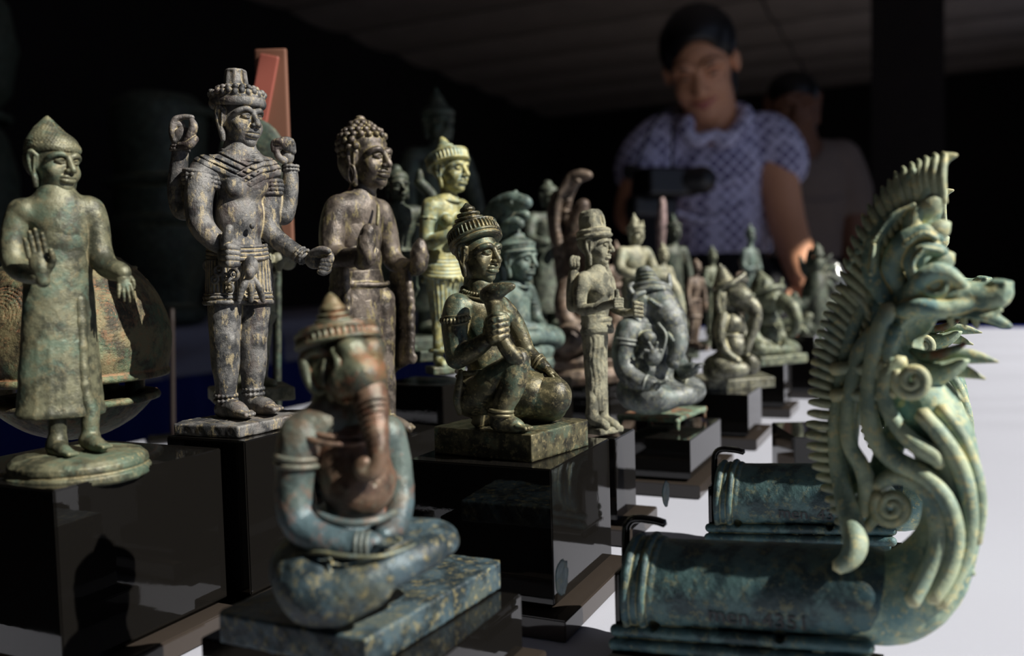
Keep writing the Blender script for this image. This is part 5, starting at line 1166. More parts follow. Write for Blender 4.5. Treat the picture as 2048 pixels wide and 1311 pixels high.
    spiral('volute', 1786, 1032, -36, 36, 2.0, 12, -2.4); spiral('volute', 1826, 782, -58, 34, 1.8, 12, -2.6); spiral('volute', 1778, 768, -52, 21, 1.4, 9, -2.0)
    for y in (760, 812): f.tube('cross_bar', [(1668, y+4, -22, 13), (1706, y, -34, 13), (1750, y+2, -46, 13), (1790, y-6, -52, 12)], n=10, sub=2)
    f.tube('neck_leaf', [(1916, 1174, 0, 20), (1936, 1172, 0, 15), (1950, 1178, 0, 3)], n=10)
    cu = bpy.data.curves.new('ink_number', 'FONT'); cu.body = 'men. 4351'; cu.size = 46*f.s; cu.extrude = .00002
    tx = bpy.data.objects.new('ink_number', cu); COL.objects.link(tx)
    bpy.context.view_layer.update(); me = bpy.data.meshes.new_from_object(tx.evaluated_get(bpy.context.evaluated_depsgraph_get())); bpy.data.objects.remove(tx)
    o = bpy.data.objects.new('ink_number', me); COL.objects.link(o); o.parent = sock; me.materials.append(INK)
    vs = np.array([v.co[:] for v in me.vertices])/f.s; out = []
    for v in vs:
        px = 1434+v[0]; py = 1238+v[0]*.13-v[1]; yc = 1196+(px-1420)*.05; rr = 92.5-(px-1420)*.011; z = min(.98, (py-yc)/rr); out.append(f.P(px, py, -rr*math.sqrt(1-z*z)-1.2-(.5 if v[2] > 0 else 0))*f.s)
    for v, w in zip(me.vertices, out): v.co = w
    S = f.sc(); S.b((1490, 1340, 0), (262, 100, 5), (0, 0, 0), 1.5, 1); S.b((1252, 1240, 0), (6, 60, 96), (0, 0, 0), 2, 1); S.build('mount_plate', ACR, 2.4)
    f.tube('mount_hook', [(1252, 1180, 0, 9), (1252, 1096, 0, 9), (1256, 1072, 0, 9), (1272, 1062, 0, 9), (1310, 1066, 0, 9), (1330, 1072, 0, 9)], ACR, n=10, sub=3)
    zmin = min((o2.location.z+v.co.z) for o2 in f.o.children if o2.name.startswith('mount_plate') for v in o2.data.vertices)
    f.o.location.z += TZ+.0003-(f.o.location.z+zmin)
    return f
FN = finial()
r2 = FN.o.copy(); COL.objects.link(r2); r2['label'] = 'second serpent-head finial in shade, lying behind the large one'
lft = FN.O + FN.P(1245, 1290)*FN.s; t2_ = onz(1424, 1092, TZ); r2.location = FN.o.location + Vector((t2_[0]-lft[0], t2_[1]-lft[1], 0))
for ch in list(FN.o.children):
    c = ch.copy(); COL.objects.link(c); c.parent = r2
    for g in ch.children:
        d = g.copy(); COL.objects.link(d); d.parent = c
block('tall black block behind the two serpent-head finials', (1688, 872), .045, .0235, 0, None, ang=math.radians(22), D=.43)
def standing(name, label, px, yb, yt, D, mat, yaw, skirt='long', crown='cone', pose='down', plin=True, group=None, h=None, cat='statuette', tilt=0, slim=1.0, blk=''):
    # small standing figure between pixel rows yt (top) and yb (feet)
    H = yb-yt; f = Fig(name, label, cat, px, yb, D, group, mat=mat); c, s_ = math.cos(math.radians(yaw)), math.sin(math.radians(yaw)); h = h or max(1.0, H/190)
    H0 = H; Hs = H*(.35+.65*slim)
    def q(r, fw, z): return (px+(r*c+fw*s_)*H0*slim+tilt*z*H0, yb-z*H0, (r*s_-fw*c)*H0*slim)
    S = f.sc()
    S.e(q(0, 0, .66), (.105*Hs, .07*Hs, .1*H), (yaw, 0, 0), .03*Hs); S.c(q(-.09, 0, .72), q(.09, 0, .72), .04*Hs, .04*Hs, .03*Hs); S.c(q(0, .01, .72), q(0, .01, .8), .04*Hs, .036*Hs, .02*Hs)
    S.e(q(0, 0, .55), (.078*Hs, .055*Hs, .1*H), (yaw, 0, 0), .03*Hs); S.e(q(0, 0, .47), (.095*Hs, .07*Hs, .07*Hs), (yaw, 0, 0), .03*Hs)
    for k in (-1, 1):
        S.ch([(*q(k*.05, 0, .45), .055*Hs), (*q(k*.05, .01, .25), .045*Hs), (*q(k*.05, 0, .05), .03*Hs), (*q(k*.05, 0, .015), .03*Hs)], .02*Hs, 4)
        S.ch([(*q(k*.05, 0, .02), .028*Hs), (*q(k*.055, .09, .012), .02*Hs)], .01*Hs, 2)
        a = {'down': [(.12, 0, .72, .04), (.16, .02, .6, .033), (.17, .06, .48, .027), (.16, .08, .42, .024)],
             'raise': [(.12, 0, .72, .04), (.17, .02, .6, .034), (.2, .08, .64, .028), (.2, .12, .74, .024)],
             'fold': [(.12, 0, .72, .04), (.16, .03, .6, .034), (.12, .12, .56, .028), (.03, .15, .58, .024)],
             'head': [(.12, 0, .72, .04), (.22, .02, .68, .033), (.2, .03, .8, .028), (.12, .03, .88, .026)] if k > 0 else [(.12, 0, .72, .04), (.16, .02, .6, .033), (.2, .1, .5, .027), (.22, .16, .46, .024)]}[pose]
        S.ch([(*q(k*a_[0], a_[1], a_[2]), a_[3]*Hs) for a_ in a], .02*Hs, 4)
        S.e(q(k*a[-1][0], a[-1][1]+.01, a[-1][2]+(.03 if pose in ('raise', 'head') else -.02)), (.022*Hs, .018*Hs, .04*Hs), (yaw, 0, 0), .01*Hs)
    S.build('body', mat, h, .3)
    hh = .075*Hs; head(f, q(0, .02, .855), hh, yaw, 4, 0, h=max(.8, hh/22))
    S = f.sc(); S.at(rotm(yaw, -4), f.P(*q(0, .01, .9)), .075*Hs)
    if crown in ('cone', 'peaks'):
        S.l((0, 0, 0), [(-.2, .84), (0, .9), (.2, .82), (.3, .6)], k=.05); S.t((0, 0, 0), (0, 0, 1), .86, .08, .04)
        S.l((0, 0, .2), [(0, .6), (.3, .56), (.4, .42), (.7, .36), (.8, .22), (1.25, .05)], k=.05)
        if crown == 'peaks':
            for k in (-1, 0, 1): S.c((k*.6, -.62+.2*abs(k), .05), (k*.66, -.72+.2*abs(k), .62), .2, .05, .08)
    else: S.e((0, .1, 0), (.82, .9, .6), k=.1); S.e((0, .15, .6), (.42, .42, .4), k=.15)
    S.M = None; S.build('crown' if crown != 'bun' else 'hair', mat, max(.8, hh/22))
    S = f.sc()
    if skirt == 'long': S.l(q(0, 0, .3), [(-.24*H, .1*Hs), (-.2*H, .1*Hs), (0, .09*Hs), (.2*H, .098*Hs), (.24*H, .088*Hs)], ax=rotm(yaw), sxy=(1, .78), k=.02*Hs, mod=lambda z, t: .006*H*np.cos(18*t)*(z < .18*Hs)); S.t(q(0, 0, .52), (0, 0, 1), (.09*Hs, .07*Hs), .014*Hs, .01*Hs)
    elif skirt == 'robe':
        S.l(q(0, 0, .4), [(-.3*H, .15*Hs), (-.27*H, .15*Hs), (0, .105*Hs), (.2*H, .1*Hs), (.3*H, .11*Hs)], ax=rotm(yaw), sxy=(1, .66), k=.03*Hs)
        for k in (-1, 1): S.ch([(*q(k*.17, .05, .5), .02*Hs), (*q(k*.18, .05, .3), .022*Hs), (*q(k*.17, .04, .12), .018*Hs)], .03*Hs, 3)
    else:
        for k in (-1, 1): S.c(q(k*.05, 0, .48), q(k*.052, 0, .32), .07*Hs, .07*Hs, .03*Hs); S.t(q(k*.052, 0, .32), (0, 0, 1), .066*Hs, .012*Hs, .01*Hs)
        S.t(q(0, 0, .5), (0, 0, 1), (.1*Hs, .075*Hs), .016*Hs, .01*Hs)
    S.build('skirt' if skirt != 'robe' else 'robe', mat, h, .4)
    for k in (-1, 1): f.ring('armlet', q(k*.15, .01, .65), (.15*k, 0, 1), .037*Hs, .008*Hs, n=20)
    if plin:
        S = f.sc(); S.b((px, yb+.03*H, 0), (.17*Hs, .15*Hs, .03*H), (25, 0, 0), .008*Hs, 2); S.build('plinth', mat, h, .6)
    return f
M_DK = bronze('dark_green_bronze', srgb(34, 40, 34), srgb(68, 76, 64), srgb(62, 86, 74), srgb(120, 116, 88), 1.2, .4, .4, (.45, .65), .25, .3)
M_BR = bronze('brown_bronze', srgb(64, 54, 48), srgb(112, 98, 86), srgb(116, 90, 72), srgb(164, 146, 120), 1.3, .4, .5, (.4, .6), .25, .3)
M_CR = bronze('cream_green_bronze', srgb(100, 100, 84), srgb(150, 148, 124), srgb(124, 138, 122), srgb(190, 184, 150), 1.3, .4, .5, (.45, .65), .1, .3)
standing('pale_standing_figure', 'pale green standing figure hidden behind the four-armed grey figure', 502, 772, 330, .41, M_CR, 40, 'short', 'cone', 'fold', blk='pale green figure behind the four-armed one')
standing('arm_raised_figure', 'dark green standing figure with one arm raised to its head, behind the curly-haired figure', 792, 700, 318, .495, M_DK, 30, 'short', 'bun', 'head', blk='arm-raised dark green figure')
standing('tall_shadowed_figure', 'very dark tall standing figure behind the yellow-green crowned lady', 872, 668, 178, 1.05, M_DK, 35, 'robe', 'cone', 'down', blk='very dark tall figure')
standing('flared_robe_figure', 'dark grey standing figure in a flared robe, behind the teal hooded figure', 1096, 655, 352, .72, M_DKG, 30, 'robe', 'bun', 'fold', blk='flared-robe grey figure')
def hood_b(S, q, u):
    S.ch([(1156, 620, 60, 34), (1136, 540, 50, 26), (1122, 470, 40, 18), (1124, 410, 24, 17), (1140, 368, 4, 15), (1158, 352, -12, 11), (1178, 350, -22, 7)], 5, 6); S.ch([(1120, 500, 0, 10), (1112, 440, 0, 9), (1120, 390, -4, 8), (1138, 360, -10, 7)], 3, 5)
    for i in range(6): S.e((1126+i*2-(i > 3)*2, 520-i*24, 16-i*3), (9, 8, 7), k=2)
    S.ch([(1150, 560, 10, 24), (1146, 480, 6, 20), (1156, 430, -6, 15), (1168, 408, -16, 10)], 6, 5); S.ch([(1164, 560, 40, 24), (1164, 470, 40, 18), (1178, 430, 24, 12)], 6, 5)
    S.ch([(1112, 480, 30, 12), (1106, 430, 26, 12), (1112, 390, 20, 10)], 5, 4)
    S.e((1156, 362, -22), (6, 5, 5), k=2)
_f, _q = seated('serpent_hooded_figure', 'brown seated figure under a tall bent serpent hood, behind the slim grey figure', 'statuette', (1172, 700), .66, M_BR, 44, 150, hood=hood_b, coil=2, hh=46); under(_f, 'black block holding up the brown serpent-hooded figure', 170, 150)
standing('peaked_crown_figure', 'pale crowned figure with tall peaked crown, hands folded, above the stool elephant figure', 1268, 700, 428, .59, M_CR, 40, 'long', 'peaks', 'fold', blk='pale peaked-crown figure')
standing('small_rust_figure', 'small rust-brown standing figure left of the peaked-crown figure', 1232, 690, 478, .68, M_BR, 40, 'long', 'cone', 'fold', slim=0.75, blk='small rust-brown figure')
standing('small_beige_figure', 'small beige standing figure right of the peaked-crown figure', 1325, 690, 480, .70, M_CR, 40, 'long', 'cone', 'fold', slim=0.7, blk='small beige figure')
standing('olive_standing_figure', 'tall dim olive standing figure in front of the visitor\'s blouse edge', 1346, 700, 424, .80, M_DK, 35, 'robe', 'cone', 'down', slim=0.75, blk='tall dim olive figure')
standing('brown_walking_figure', 'small dark brown walking figure left of the cone-hatted elephant', 1386, 690, 510, .74, M_BR, 40, 'short', 'bun', 'down', tilt=.04, slim=0.7, blk='dark brown walking figure')
standing('green_standing_figure', 'mid-green standing figure just behind the cone hat', 1424, 680, 486, .86, M_G4, 35, 'long', 'cone', 'fold', slim=0.6, blk='mid-green figure behind the cone hat')
standing('thin_green_figure', 'very thin green standing figure in front of the blouse hem', 1500, 664, 440, .95, M_NG, 35, 'long', 'cone', 'fold', slim=0.5, blk='very thin green figure')
standing('brown_squat_figure', 'small brown standing figure left of the thin green one', 1485, 662, 506, .98, M_BR, 35, 'long', 'bun', 'down', slim=0.6, blk='small brown figure near the thin green one')
f = Fig('spike_finial', 'slender pinkish grey spike with swollen foot, behind the beige figure', 'finial', 1318, 690, .92, mat=bronze('pink_grey_bronze', srgb(96, 80, 80), srgb(148, 126, 124), srgb(140, 120, 112), srgb(170, 156, 140), 1.3, .3, .3))
S = f.sc(); S.l((1318, 600, 0), [(-90, 20), (-84, 22), (-70, 7), (90, 7), (120, 9), (150, 11), (180, 9), (196, 7), (204, 3)], k=3, lean=(.05, 0)); S.build('spike', f.mat, 1.4, .4); S = f.sc(); S.b((1318, 688, 0), (30, 26, 6), (25, 0, 0), 2, 2); S.build('foot', f.mat, 1.4, .4); under(f, 'black block holding up the pinkish grey spike', 64, 56)
f = Fig('arched_fitting', 'arched cream bronze fitting rising behind the stool elephant figure', 'fitting', 1326, 700, .58, mat=M_CR)
S = f.sc(); S.ch([(1288, 696, 0, 16), (1284, 620, 0, 15), (1294, 568, 0, 14), (1318, 552, 0, 13), (1342, 570, 0, 13), (1356, 610, 0, 14), (1360, 696, 0, 16)], 4, 6); S.build('arch', f.mat, 1.4, .5)
S = f.sc(); S.b((1324, 702, 0), (60, 30, 6), (25, 0, 0), 2, 2); S.build('foot', f.mat, 1.6, .4); under(f, 'black block holding up the cream arched fitting', 70, 100)
# far cluster at the right of the row
f = Fig('ornate_figure_group', 'dark green ornate dancing figure with spiky halo beside the visitor\'s hand', 'statuette', 1628, 690, .86, mat=M_DK)
S = f.sc()
S.ch([(1622, 680, 0, 20), (1630, 640, 0, 22), (1628, 600, 0, 24), (1632, 560, 0, 18)], 6, 5); S.e((1634, 530, 0), (15, 14, 18), k=5)
for i in range(9):
    t = -2.6+i*.5; S.ch([(1632, 560, 6, 8), (1632+26*math.cos(t), 556+30*math.sin(t), 6, 7), (1632+46*math.cos(t+.25), 552+56*math.sin(t+.25), 4, 3)], 4, 4)
S.ch([(1616, 600, -10, 10), (1594, 612, -14, 9), (1588, 590, -16, 7)], 4, 4); S.ch([(1646, 600, 0, 10), (1668, 610, 0, 9), (1680, 590, 0, 6)], 4, 4)
S.ch([(1630, 650, -4, 14), (1606, 660, -14, 11), (1600, 684, -14, 9)], 4, 4); S.build('body', f.mat, 1.6, .6, 3)
S = f.sc(); S.l((1634, 512, 0), [(0, 15), (8, 12), (18, 8), (26, 2)], k=2); S.build('crown', f.mat, 1.3)
S = f.sc(); S.b((1630, 690, 0), (44, 36, 7), (25, 0, 0), 2, 2); S.build('plinth', f.mat, 1.6, .6); under(f, 'black block holding up the ornate dancing figure', 80, 90)
f = Fig('polished_dome', 'polished grey dome on a stem at the far end of the row', 'vessel', 1664, 690, .95, mat=plain('polished_metal', srgb(120, 122, 120), .18, .7, .5, 0, 30, .15))
S = f.sc(); S.l((1664, 600, 0), [(-90, 26), (-84, 28), (-76, 10), (-30, 8), (-16, 12), (0, 24), (24, 29), (50, 26), (72, 16), (80, 4)], k=3); S.build('dome', f.mat, 1.6); under(f, 'black block holding up the polished dome', 56, 56)
f = Fig('reclining_animal', 'small pale green reclining animal at the far end of the row', 'statuette', 1590, 668, .80, mat=M_G4)
S = f.sc(); S.ch([(1566, 652, 0, 13), (1590, 648, -4, 15), (1606, 644, -8, 11), (1614, 634, -12, 8)], 4, 4); S.e((1616, 632, -14), (11, 8, 8), k=3); S.ch([(1600, 656, -14, 6), (1612, 664, -22, 5)], 3, 3); S.ch([(1572, 660, -8, 6), (1580, 666, -18, 5)], 3, 3); S.ch([(1556, 652, 0, 4), (1546, 642, 2, 3)], 2, 3); S.build('body', f.mat, 1.3, .4); under(f, 'black block holding up the reclining animal', 50, 80)
# dark gong and rod stand at the left
f = Fig('dark_gong', 'round dark bronze gong standing upright behind the four-armed figure\'s shoulder', 'gong', 505, 860, .46, mat=M_DK); yg = ytab(505, .46)-8
S = f.sc(); S.e((505, 328, 0), (72, 16, 92), k=2); S.e((505, 328, -12), (18, 14, 22), k=8); S.build('disc', f.mat, 2, .5)
S = f.sc(); S.c((440, 330, 8), (440, yg, 8), 7, 7, 2); S.c((556, 400, 8), (556, yg, 8), 7, 7, 2); S.c((440, yg, 8), (556, yg, 8), 10, 10, 3); S.c((440, 400, 8), (556, 400, 8), 6, 6, 2); S.build('stand', f.mat, 2)
f = Fig('rod_stand', 'thin brown metal rod stand behind the bell', 'stand', 344, 858, .66, mat=WOOD); yr = ytab(346, .66)
f.tube('rod', [(344, 618, 0, 5), (345, 740, 0, 5), (346, yr-4, 0, 5)], n=10); S = f.sc(); S.b((346, yr-4.5, 0), (46, 40, 4), (25, 0, 0), 2, 1); S.build('foot', ACR, 2)
# red lacquered board behind
MR = plain('red_lacquer', srgb(150, 84, 72), .5, 0, .4, .1, 18, .15); MR2 = plain('faded_red_lacquer', srgb(116, 80, 64), .6, 0, .3, .1, 18, .2)
f = Fig('red_lacquer_board', 'upright red lacquered board with a slanting brace, behind the four-armed figure', 'board', 551, 880, .50, mat=MR); yb_ = ytab(551, .50)
S = f.sc(); S.b((549, 296, 6), (32, 6, 196), (0, 0, 0), 1.5, 1); S.build('board', MR2, 3)
S = f.sc(); P0, P1 = f.P(541, 112, -8), f.P(497, 330, -8); S.M = (np.eye(3), np.zeros(3), 1.0); d = P1-P0; L_ = np.linalg.norm(d); d /= L_
S.b((P0+P1)/2, (L_/2, 4, 19), rot=np.stack((d, np.array((0, 1.0, 0)), np.cross(d, (0, 1.0, 0))), 1), rnd=1.5, k=1); S.M = None; S.build('brace', MR, 2)
S = f.sc(); S.b((551, yb_-7, 0), (50, 36, 6), (0, 0, 0), 2, 1); S.build('foot', ACR, 3); f.tube('post', [(551, 480, 12, 6), (551, yb_-8, 12, 6)], ACR, n=8, sub=1)
# second table far back on the left and the big dark bronzes on it
t2 = empty('side_table', ab(1.75, -1.75, 0), 'second table far back on the left, lavender-grey runner over a navy skirt', 'table'); o2 = np.array(t2.location); z2 = CAMZ-.08
slab('table_top', .3, 3.2, -2.1, -1.4, z2-.04, z2-.004, WOOD, t2, base=o2)
for a in (.36, 3.14):
    for b in (-2.04, -1.46): slab('leg', a-.025, a+.025, b-.025, b+.025, 0, z2-.04, WOOD, t2, base=o2)
skirt('navy_skirt', .28, 3.22, -2.12, -1.38, .01, z2-.002, NAVY, t2, o2)
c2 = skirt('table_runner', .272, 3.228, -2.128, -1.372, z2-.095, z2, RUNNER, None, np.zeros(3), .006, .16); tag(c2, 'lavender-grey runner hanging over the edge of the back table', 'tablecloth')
def urn(name, label, px, yb, D, prof, mat, cat, bands=()):
    f = Fig(name, label, cat, px, yb, D, mat=mat); S = f.sc(); S.l((px, yb, 0), prof, k=3); 
    S.build('vessel', mat, 4.0, 1.0, 8)
    for z, r in bands: f.ring('band', (px, yb-z, 0), (0, 0, 1), r, 8, n=40)
    return f
urn('drum_tower', 'large dark bronze stacked drum vessel on the back table, left of the four-armed figure', 336, 650, 1.95, [(0, 60), (10, 74), (30, 76), (40, 60), (70, 66), (110, 82), (150, 96), (196, 104), (200, 116), (206, 116), (212, 92), (270, 88), (276, 112), (282, 112), (290, 86), (400, 92), (430, 88), (450, 70), (456, 40)], M_DK, 'vessel', ((203, 112), (279, 108), (420, 92)))
urn('colossal_jar', 'huge dark bronze jar cut off by the left edge of the picture', -95, 655, 1.62, [(0, 90), (10, 110), (40, 120), (150, 132), (300, 134), (380, 116), (410, 96), (430, 98), (470, 128), (560, 144), (640, 132), (690, 100), (700, 60)], M_DK, 'vessel', ((420, 100),))
for px, yb, D, b, g in ((905, 640, 1.9, 'standing', 1),): pass
SKIN = plain('skin', srgb(206, 150, 116), .5, 0, .4, 0, 20, .06); SKIN2 = plain('tanned_skin', srgb(120, 84, 66), .55, 0, .3, 0, 20, .06)
HAIR = plain('black_hair', (.006, .005, .005), .4, 0, .4, .2, 120, .3); LIP = plain('lips', srgb(170, 96, 86), .45); EYE = plain('dark_iris', (.01, .008, .007), .2)
TROU = plain('black_trousers', (.008, .008, .01), .8, 0, .2, .2, 60, .2); BLACK = plain('black_plastic', (.008, .008, .009), .4, 0, .5, .1, 60, .2)
def lace_mat():
    m, nt, b = new_mat('lace_blouse'); n = N(nt); tc = n('TexCoord').outputs['Object']
    mp = n('Mapping'); mp.inputs['Rotation'].default_value = (0, math.radians(45), 0); n.link(tc, mp.inputs['Vector'])
    vo = n('TexVoronoi'); vo.inputs['Scale'].default_value = 44; vo.inputs['Randomness'].default_value = 0.0; n.link(mp.outputs[0], vo.inputs['Vector'])
    f = n.ramp(vo.outputs['Distance'], .36, .5); s = n.noise(tc, 160, 3)
    n.link(n.mix(f, srgb(112, 108, 142), srgb(200, 198, 224)), b.inputs['Base Color']); b.inputs['Roughness'].default_value = .9; b.inputs['Specular IOR Level'].default_value = .15
    bp = n('Bump'); bp.inputs['Strength'].default_value = .6; bp.inputs['Distance'].default_value = .003; n.link(n.math('ADD', f, n.math('MULTIPLY', s, .3)), bp.inputs['Height']); n.link(bp.outputs[0], b.inputs['Normal']); return m
LACE = lace_mat()
def woman():
    D = 2.25; yf = 541+1800*(CAMZ)/D
    f = Fig('person', 'woman in a lavender lace blouse leaning over the figures, black hair tied back', 'person', 1450, yf, D, mat=SKIN)
    S = f.sc()
    S.c((1422, 200, 20), (1440, 262, 50), 44, 46, 14); S.e((1430, 330, 60), (100, 66, 90), (-8, 0, 0), 20); S.e((1440, 470, 70), (82, 60, 110), (-8, 0, 0), 20); S.c((1330, 270, 50), (1530, 268, 66), 40, 42, 24)
    S.e((1446, 580, 74), (100, 72, 80), k=30)
    S.ch([(1532, 280, 60, 44), (1554, 350, 30, 38), (1572, 440, 0, 34), (1590, 500, -50, 30), (1604, 556, -110, 23)], 10, 5)
    S.ch([(1318, 284, 46, 44), (1284, 360, 20, 38), (1266, 430, 0, 34), (1282, 410, -50, 28), (1306, 384, -80, 22)], 10, 5)
    for k in (-1, 1): S.ch([(1448+k*48, 600, 74, 74), (1450+k*50, 780, 70, 58), (1452+k*48, 940, 76, 46), (1454+k*48, 1150, 84, 32), (1454+k*48, yf-22, 84, 30)], 14, 4); S.ch([(1454+k*48, yf-18, 80, 26), (1454+k*52, yf-12, -20, 20)], 8, 2)
    head_ops(S, (1402, 138, 0), 92, -15, 30, -8, ear=False, neck=0, wide=.9, lips=.8)
    S.at(rotm(-15, 30, -8), f.P(1402, 138, 0), 92)
    for q in (-1, 1): S.e((q*.74, .1, .0), (.1, .16, .25), k=.05)
    S.M = None; S.build('body', SKIN, 3.0)
    S = f.sc(); hand_ops(S, (1605, 560, -116), (-.15, -.5, -.85), (-.5, -.5, .3), 84, (.4, .35, .35, .4), .4, 1, .2, 3); S.build('hand', SKIN, 1.8)
    S = f.sc(); hand_ops(S, (1306, 382, -82), (.5, -.5, .2), (.8, .2, -.3), 80, (.9, .9, .9, .9), .6, -1, .1, 3); S.build('hand', SKIN, 1.8)
    S = f.sc(); S.at(rotm(-15, 30, -8), f.P(1402, 138, 0), 92)
    S.e((0, .3, .52), (.8, .86, .8), k=.1); S.e((0, .66, -.1), (.6, .42, .66), k=.2); S.e((0, -.1, .84), (.6, .62, .46), k=.2); S.e((.42, .66, -.5), (.24, .26, .6), k=.2)
    S.e((-.6, .12, .45), (.2, .5, .42), k=.15); S.e((.6, .2, .5), (.18, .44, .4), k=.15)
    S.e((.04, -.74, .02), (.6, .56, .8), k=.06, sub=True); S.M = None; S.build('hair', HAIR, 2.6)
    M = (rotm(-15, 30, -8), f.P(1402, 138, 0), 92)
    for k in (-1, 1):
        S = f.sc(); S.at(*M); S.ch([(k*.14, -.82, .26, .025), (k*.3, -.82, .33, .035), (k*.5, -.66, .27, .02)], k=.01, n=3); S.M = None; S.build('eyebrow', HAIR, 1.5)
        S = f.sc(); S.at(*M); S.e((k*.29, -.735, .07), (.1, .05, .035), k=.01); S.M = None; S.build('eye', EYE, 1.2)
    S = f.sc(); S.at(*M); S.ch([(-.36, -.6, -.43, .02), (-.18, -.79, -.455, .045), (0, -.845, -.465, .045), (.18, -.79, -.455, .045), (.36, -.6, -.43, .02)], k=.02, n=4); S.ch([(-.3, -.64, -.5, .02), (0, -.825, -.56, .055), (.3, -.64, -.5, .02)], k=.02, n=4); S.M = None; S.build('lips', LIP, 1.5)
    S = f.sc()                                # blouse with puffed sleeves
    S.e((1432, 340, 60), (108, 72, 96), (-8, 0, 0), 20); S.c((1330, 272, 52), (1532, 270, 68), 44, 46, 24); S.e((1442, 440, 70), (96, 68, 110), (-8, 0, 0), 26); S.l((1446, 470, 72), [(-38, 100), (-30, 102), (20, 94), (60, 90)], sxy=(1, .7), k=20)
    S.ch([(1536, 276, 62, 48), (1556, 308, 46, 50), (1566, 336, 36, 44)], 14, 4); S.ch([(1318, 282, 48, 48), (1290, 320, 36, 50), (1280, 346, 26, 46)], 14, 4)
    S.c((1420, 190, 14), (1432, 250, 30), 50, 56, 10, True)
    S.b((1446, 562, 70), (150, 110, 56), k=4, sub=True)
    for pts in ([(1340, 420, -10, 5), (1420, 440, -10, 4), (1500, 400, 0, 5)], [(1360, 350, -14, 5), (1450, 366, -16, 5), (1530, 320, 10, 5)], [(1500, 300, 0, 5), (1512, 400, 6, 5), (1520, 480, 10, 6)]): S.ch(pts, 8, 4)
    S.build('blouse', LACE, 3.0, 1.2, 5)
    S = f.sc(); S.ch([(1376, 240, -6, 12), (1372, 262, -20, 14), (1392, 282, -30, 10), (1418, 272, -30, 10)], 8, 4); S.ch([(1430, 268, -30, 10), (1452, 282, -28, 14), (1482, 256, -14, 16), (1490, 228, 4, 14), (1470, 214, 30, 10)], 8, 4); S.build('collar', LACE, 2.4)
    S = f.sc(); S.l((1446, 540, 74), [(-60, 106), (0, 98), (40, 88)], sxy=(1, .74), k=10)
    for k in (-1, 1): S.ch([(1448+k*48, 600, 74, 80), (1450+k*50, 780, 70, 66), (1452+k*48, 940, 76, 56), (1454+k*48, 1190, 84, 46)], 14, 4)
    S.build('trousers', TROU, 4.0, 1.5)
    for k in (-1, 1):
        S = f.sc(); S.ch([(1454+k*48, yf-28, 90, 30), (1454+k*50, yf-22, 40, 29), (1454+k*52, yf-18, -24, 22)], 8, 3); S.b((1454, yf+60, 40), (200, 200, 60), k=1, sub=True); S.build('shoe', BLACK, 3.0)
    g = Fig('video_camera', 'black video camera held in the woman\'s right hand', 'camera', 1332, 366, D-.17, mat=BLACK); S = g.sc()
    S.b((1330, 366, 0), (56, 40, 28), (20, 0, 0), 8, 3); S.c((1380, 362, -14), (1404, 360, -20), 26, 28, 3); S.build('body', BLACK, 2.0)
    S = g.sc(); S.c((1296, 352, 16), (1260, 344, 30), 14, 16, 3); S.build('eyepiece', BLACK, 1.6)
    S = g.sc(); S.c((1402, 360, -20), (1408, 360, -22), 20, 20, 2); S.build('lens', plain('lens_glass', (.01, .012, .02), .05, 0, .8), 1.5)
    g = Fig('black_bag_shape', 'soft black camera bag hanging at the woman\'s front, below the video camera', 'bag', 1302, 520, D-.15, mat=BLACK)  # black bag shape added over the lower left of the blouse
    S = g.sc(); S.b((1302, 458, 0), (46, 26, 62), (12, 0, 4), 16, 3); S.build('body', TROU, 2.2, 1.0); S = g.sc(); S.b((1302, 416, -6), (47, 27, 22), (12, 0, 4), 10, 3); S.build('flap', BLACK, 2.2, .8)
    g.tube('strap', [(1262, 404, 0, 5), (1270, 340, 14, 5), (1300, 260, -20, 5), (1330, 222, -4, 5), (1352, 214, 60, 5)], BLACK, n=8, flat=(1.6, .5)); g.tube('strap', [(1342, 404, 0, 5), (1344, 330, -14, 5), (1346, 256, -24, 5), (1352, 222, 0, 5), (1356, 214, 60, 5)], BLACK, n=8, flat=(1.6, .5))
woman()
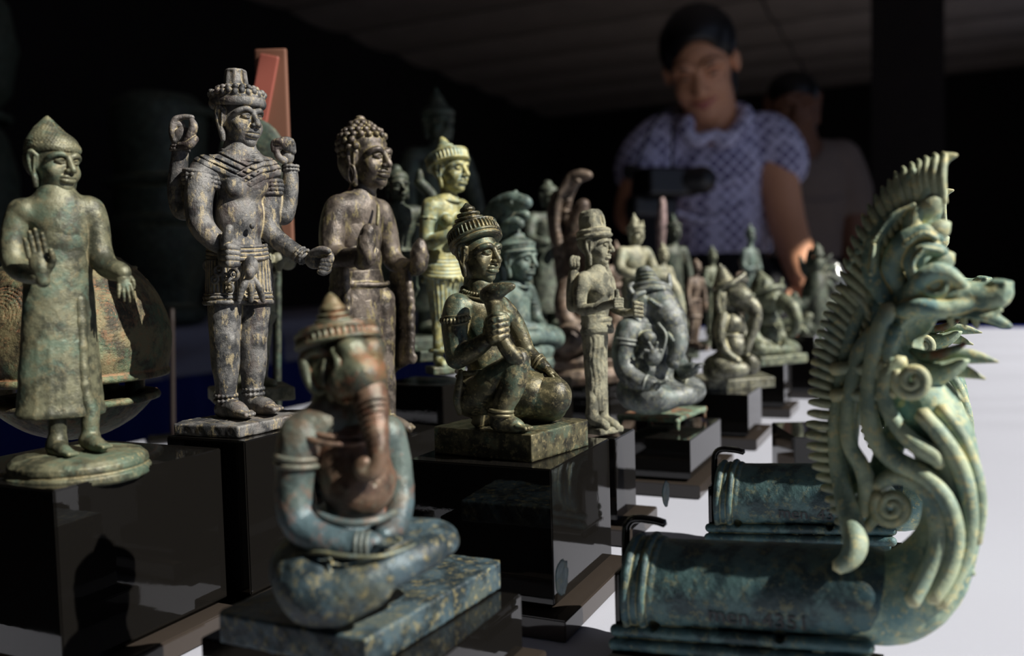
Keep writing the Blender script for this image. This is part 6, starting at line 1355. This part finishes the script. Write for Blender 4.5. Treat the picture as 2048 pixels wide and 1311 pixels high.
def man():
    D = 3.25; yf = 541+1800*CAMZ/D; px = 1606; cl = plain('grey_shirt', srgb(128, 114, 106), .9, 0, .2, .3, 30, .1)
    f = Fig('person', 'man with short dark hair in a grey shirt, in the dark behind the woman', 'person', px, yf, D, mat=SKIN2)
    S = f.sc(); S.c((px-14, 240, 0), (px-6, 300, 20), 34, 38, 12); S.e((px, 360, 30), (88, 54, 80), k=20); S.e((px, 470, 30), (74, 52, 90), k=20); S.e((px, 560, 30), (78, 56, 60), k=20)
    S.ch([(px+76, 320, 30, 34), (px+96, 410, 26, 28), (px+100, 490, 10, 24), (px+96, 560, -20, 18)], 10, 4); S.ch([(px-76, 320, 30, 34), (px-92, 410, 26, 28), (px-96, 490, 10, 24), (px-92, 560, -20, 18)], 10, 4)
    for k in (-1, 1): S.ch([(px+k*38, 570, 30, 56), (px+k*40, 740, 30, 44), (px+k*40, 920, 36, 34), (px+k*40, yf-18, 40, 24)], 12, 4); S.ch([(px+k*40, yf-16, 40, 22), (px+k*44, yf-10, -40, 16)], 8, 2)
    head_ops(S, (px-20, 214, 0), 62, -10, 14, 0, ear=True, neck=0, lobes=.3); S.build('body', SKIN2, 3.4)
    for k in (-1, 1):
        S = f.sc(); hand_ops(S, (px+k*95, 565, -22), (0, -.3, -1), (-k, 0, 0), 58, (.3, .3, .3, .3), .3, k, .1, 3); S.build('hand', SKIN2, 1.8)
    S = f.sc(); S.at(rotm(-10, 14, 0), f.P(px-20, 214, 0), 62); S.e((0, .2, .42), (.8, .86, .72), k=.1); S.e((0, .4, 0), (.7, .6, .6), k=.1); S.e((0, -.62, -.25), (.66, .5, .72), k=.05, sub=True); S.M = None; S.build('hair', HAIR, 2.4)
    S = f.sc(); S.e((px, 370, 30), (96, 62, 88), k=20); S.c((px-70, 316, 28), (px+70, 316, 28), 36, 36, 20); S.l((px, 470, 30), [(-90, 84), (-82, 86), (0, 80), (60, 84)], sxy=(1, .7), k=24)
    for k in (-1, 1): S.ch([(px+k*76, 322, 30, 40), (px+k*92, 380, 28, 40), (px+k*98, 412, 26, 37)], 10, 4)
    S.c((px-12, 250, 6), (px-8, 296, 8), 38, 42, 6, True); S.build('shirt', cl, 3.4, 1.2)
    S = f.sc(); S.l((px, 560, 30), [(-50, 90), (0, 86), (34, 82)], sxy=(1, .74), k=16)
    for k in (-1, 1): S.ch([(px+k*38, 560, 30, 62), (px+k*40, 740, 30, 52), (px+k*40, 920, 36, 44), (px+k*40, yf-50, 40, 36)], 12, 4)
    S.build('trousers', TROU, 4.0, 1.2)
    for k in (-1, 1):
        S = f.sc(); S.ch([(px+k*40, yf-22, 44, 24), (px+k*42, yf-18, 0, 23), (px+k*44, yf-14, -46, 18)], 8, 3); S.build('shoe', BLACK, 2.6)
man()
# post, notice panel and a pale strip in the dark at the right
slab('trim_1', 4.3, 4.5, -.22, .07, 0, HC+.05, WOOD, kind='structure')
